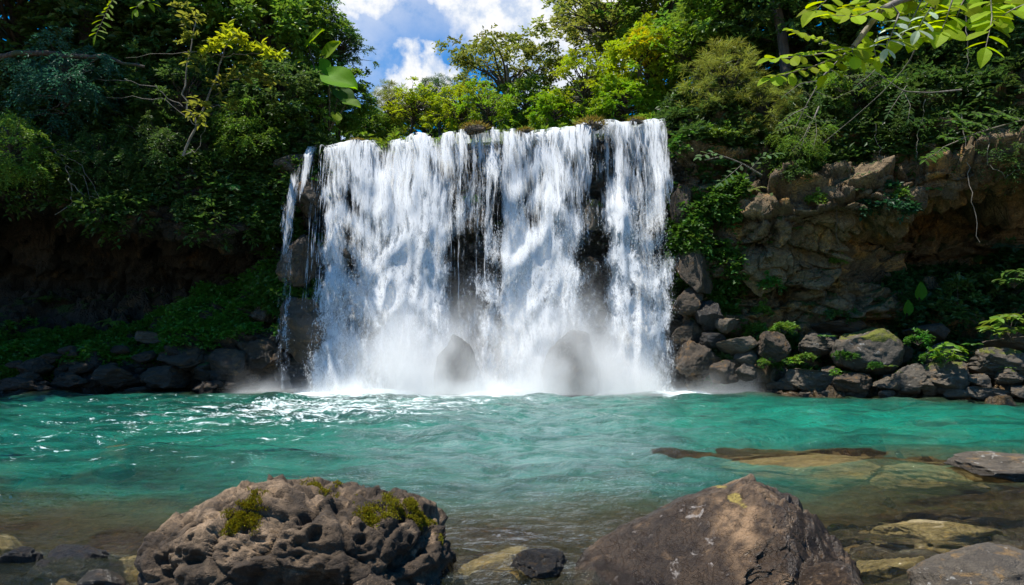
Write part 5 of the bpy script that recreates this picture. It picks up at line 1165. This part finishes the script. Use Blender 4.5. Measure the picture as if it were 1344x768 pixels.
# ------------------------------------------------------------------ sky, sun, camera
w = bpy.data.worlds.new('World'); scene.world = w; w.use_nodes = True
N = NT(w.node_tree)
el = math.asin(SUN[2]); az = math.atan2(SUN[0], SUN[1])
sky0 = N.n('TexSky', sky_type='NISHITA', sun_disc=False, sun_elevation=el, sun_rotation=az, air_density=1.0, dust_density=0.2, ozone_density=3.0)
sky = N.n('HueSaturation', {'Saturation': 1.6, 'Color': sky0.outputs[0]})
d = N.n('TexCoord').outputs['Generated']
wd = N.vm('ADD', d, N.scale(N.vm('SUBTRACT', N.n('TexNoise', {'Vector': d, 'Scale': 9, 'Detail': 6, 'Roughness': .6}).outputs[1], (.5, .5, .5)), (.16, .16, .16)))
cloud = 0.0
for px, py, r, s in [(452,-6,.05,1),(500,-14,.05,1),(640,6,.074,1),(592,-6,.034,1),(700,24,.058,1),(545,120,.036,1),(574,108,.026,1),(514,118,.024,.9),(760,-40,.16,1),(735,110,.06,.8),(470,200,.05,.8),(600,-150,.15,.7),(400,-220,.3,.6)]:
    c = unit(ray(px, py)); dd = N.vm('DISTANCE', wd, tuple(c))
    b = N.rng(dd, r * 1.25, r * .55, 0, s); cloud = b if cloud == 0.0 else N.m('MAXIMUM', cloud, b)
gen = N.rng(N.noise(N.scale(d, (1, 1, 1.6)), 2.6, 8, .62), .56, .68, 0, .8)
away = N.rng(N.vm('DISTANCE', d, tuple(unit(ray(600, 60)))), .45, .75)
cloud = N.m('MAXIMUM', cloud, N.m('MULTIPLY', gen, away))
fine = N.noise(d, 22, 6, .65)
cloud = N.m('MULTIPLY', cloud, N.rng(fine, .30, .50, .72, 1.0), clamp=True)
b1 = N.n('Background', {'Color': sky.outputs[0], 'Strength': .115})
b2 = N.n('Background', {'Color': N.mix(N.rng(fine, .35, .6), (.70, .77, .88), (1, 1, 1)), 'Strength': .68})
mx = N.n('MixShader', {0: cloud, 1: b1.outputs[0], 2: b2.outputs[0]})
N.t.links.new(mx.outputs[0], N.n('OutputWorld').inputs[0])
sl = bpy.data.lights.new('sun', 'SUN'); sl.energy = 5.0; sl.angle = R(.55); sl.color = (1, .95, .86)
so = bpy.data.objects.new('sun', sl); COL.objects.link(so); so.rotation_euler = Vector(SUN).to_track_quat('Z', 'Y').to_euler(); so.location = (-10, -6, 30)
cam = bpy.data.cameras.new('camera'); cam.sensor_width = 36; cam.lens = 24; cam.clip_end = 2000; cam.clip_start = .05
co = bpy.data.objects.new('camera', cam); COL.objects.link(co); co.location = CAM; co.rotation_euler = (math.pi / 2 + PITCH, 0, 0)
scene.camera = co
vs = scene.view_settings; vs.view_transform = 'Standard'; vs.look = 'None'; vs.gamma = 1; vs.exposure = 0.65; vs.use_curve_mapping = False
cy = scene.cycles
cy.use_denoising = True; cy.max_bounces = 6; cy.transparent_max_bounces = 14; cy.diffuse_bounces = 3; cy.glossy_bounces = 3; cy.transmission_bounces = 4; cy.volume_bounces = 3
cy.caustics_reflective = False; cy.caustics_refractive = False; cy.sample_clamp_indirect = 6
try: cy.volume_step_rate = 3.0; cy.volume_max_steps = 24
except Exception: pass
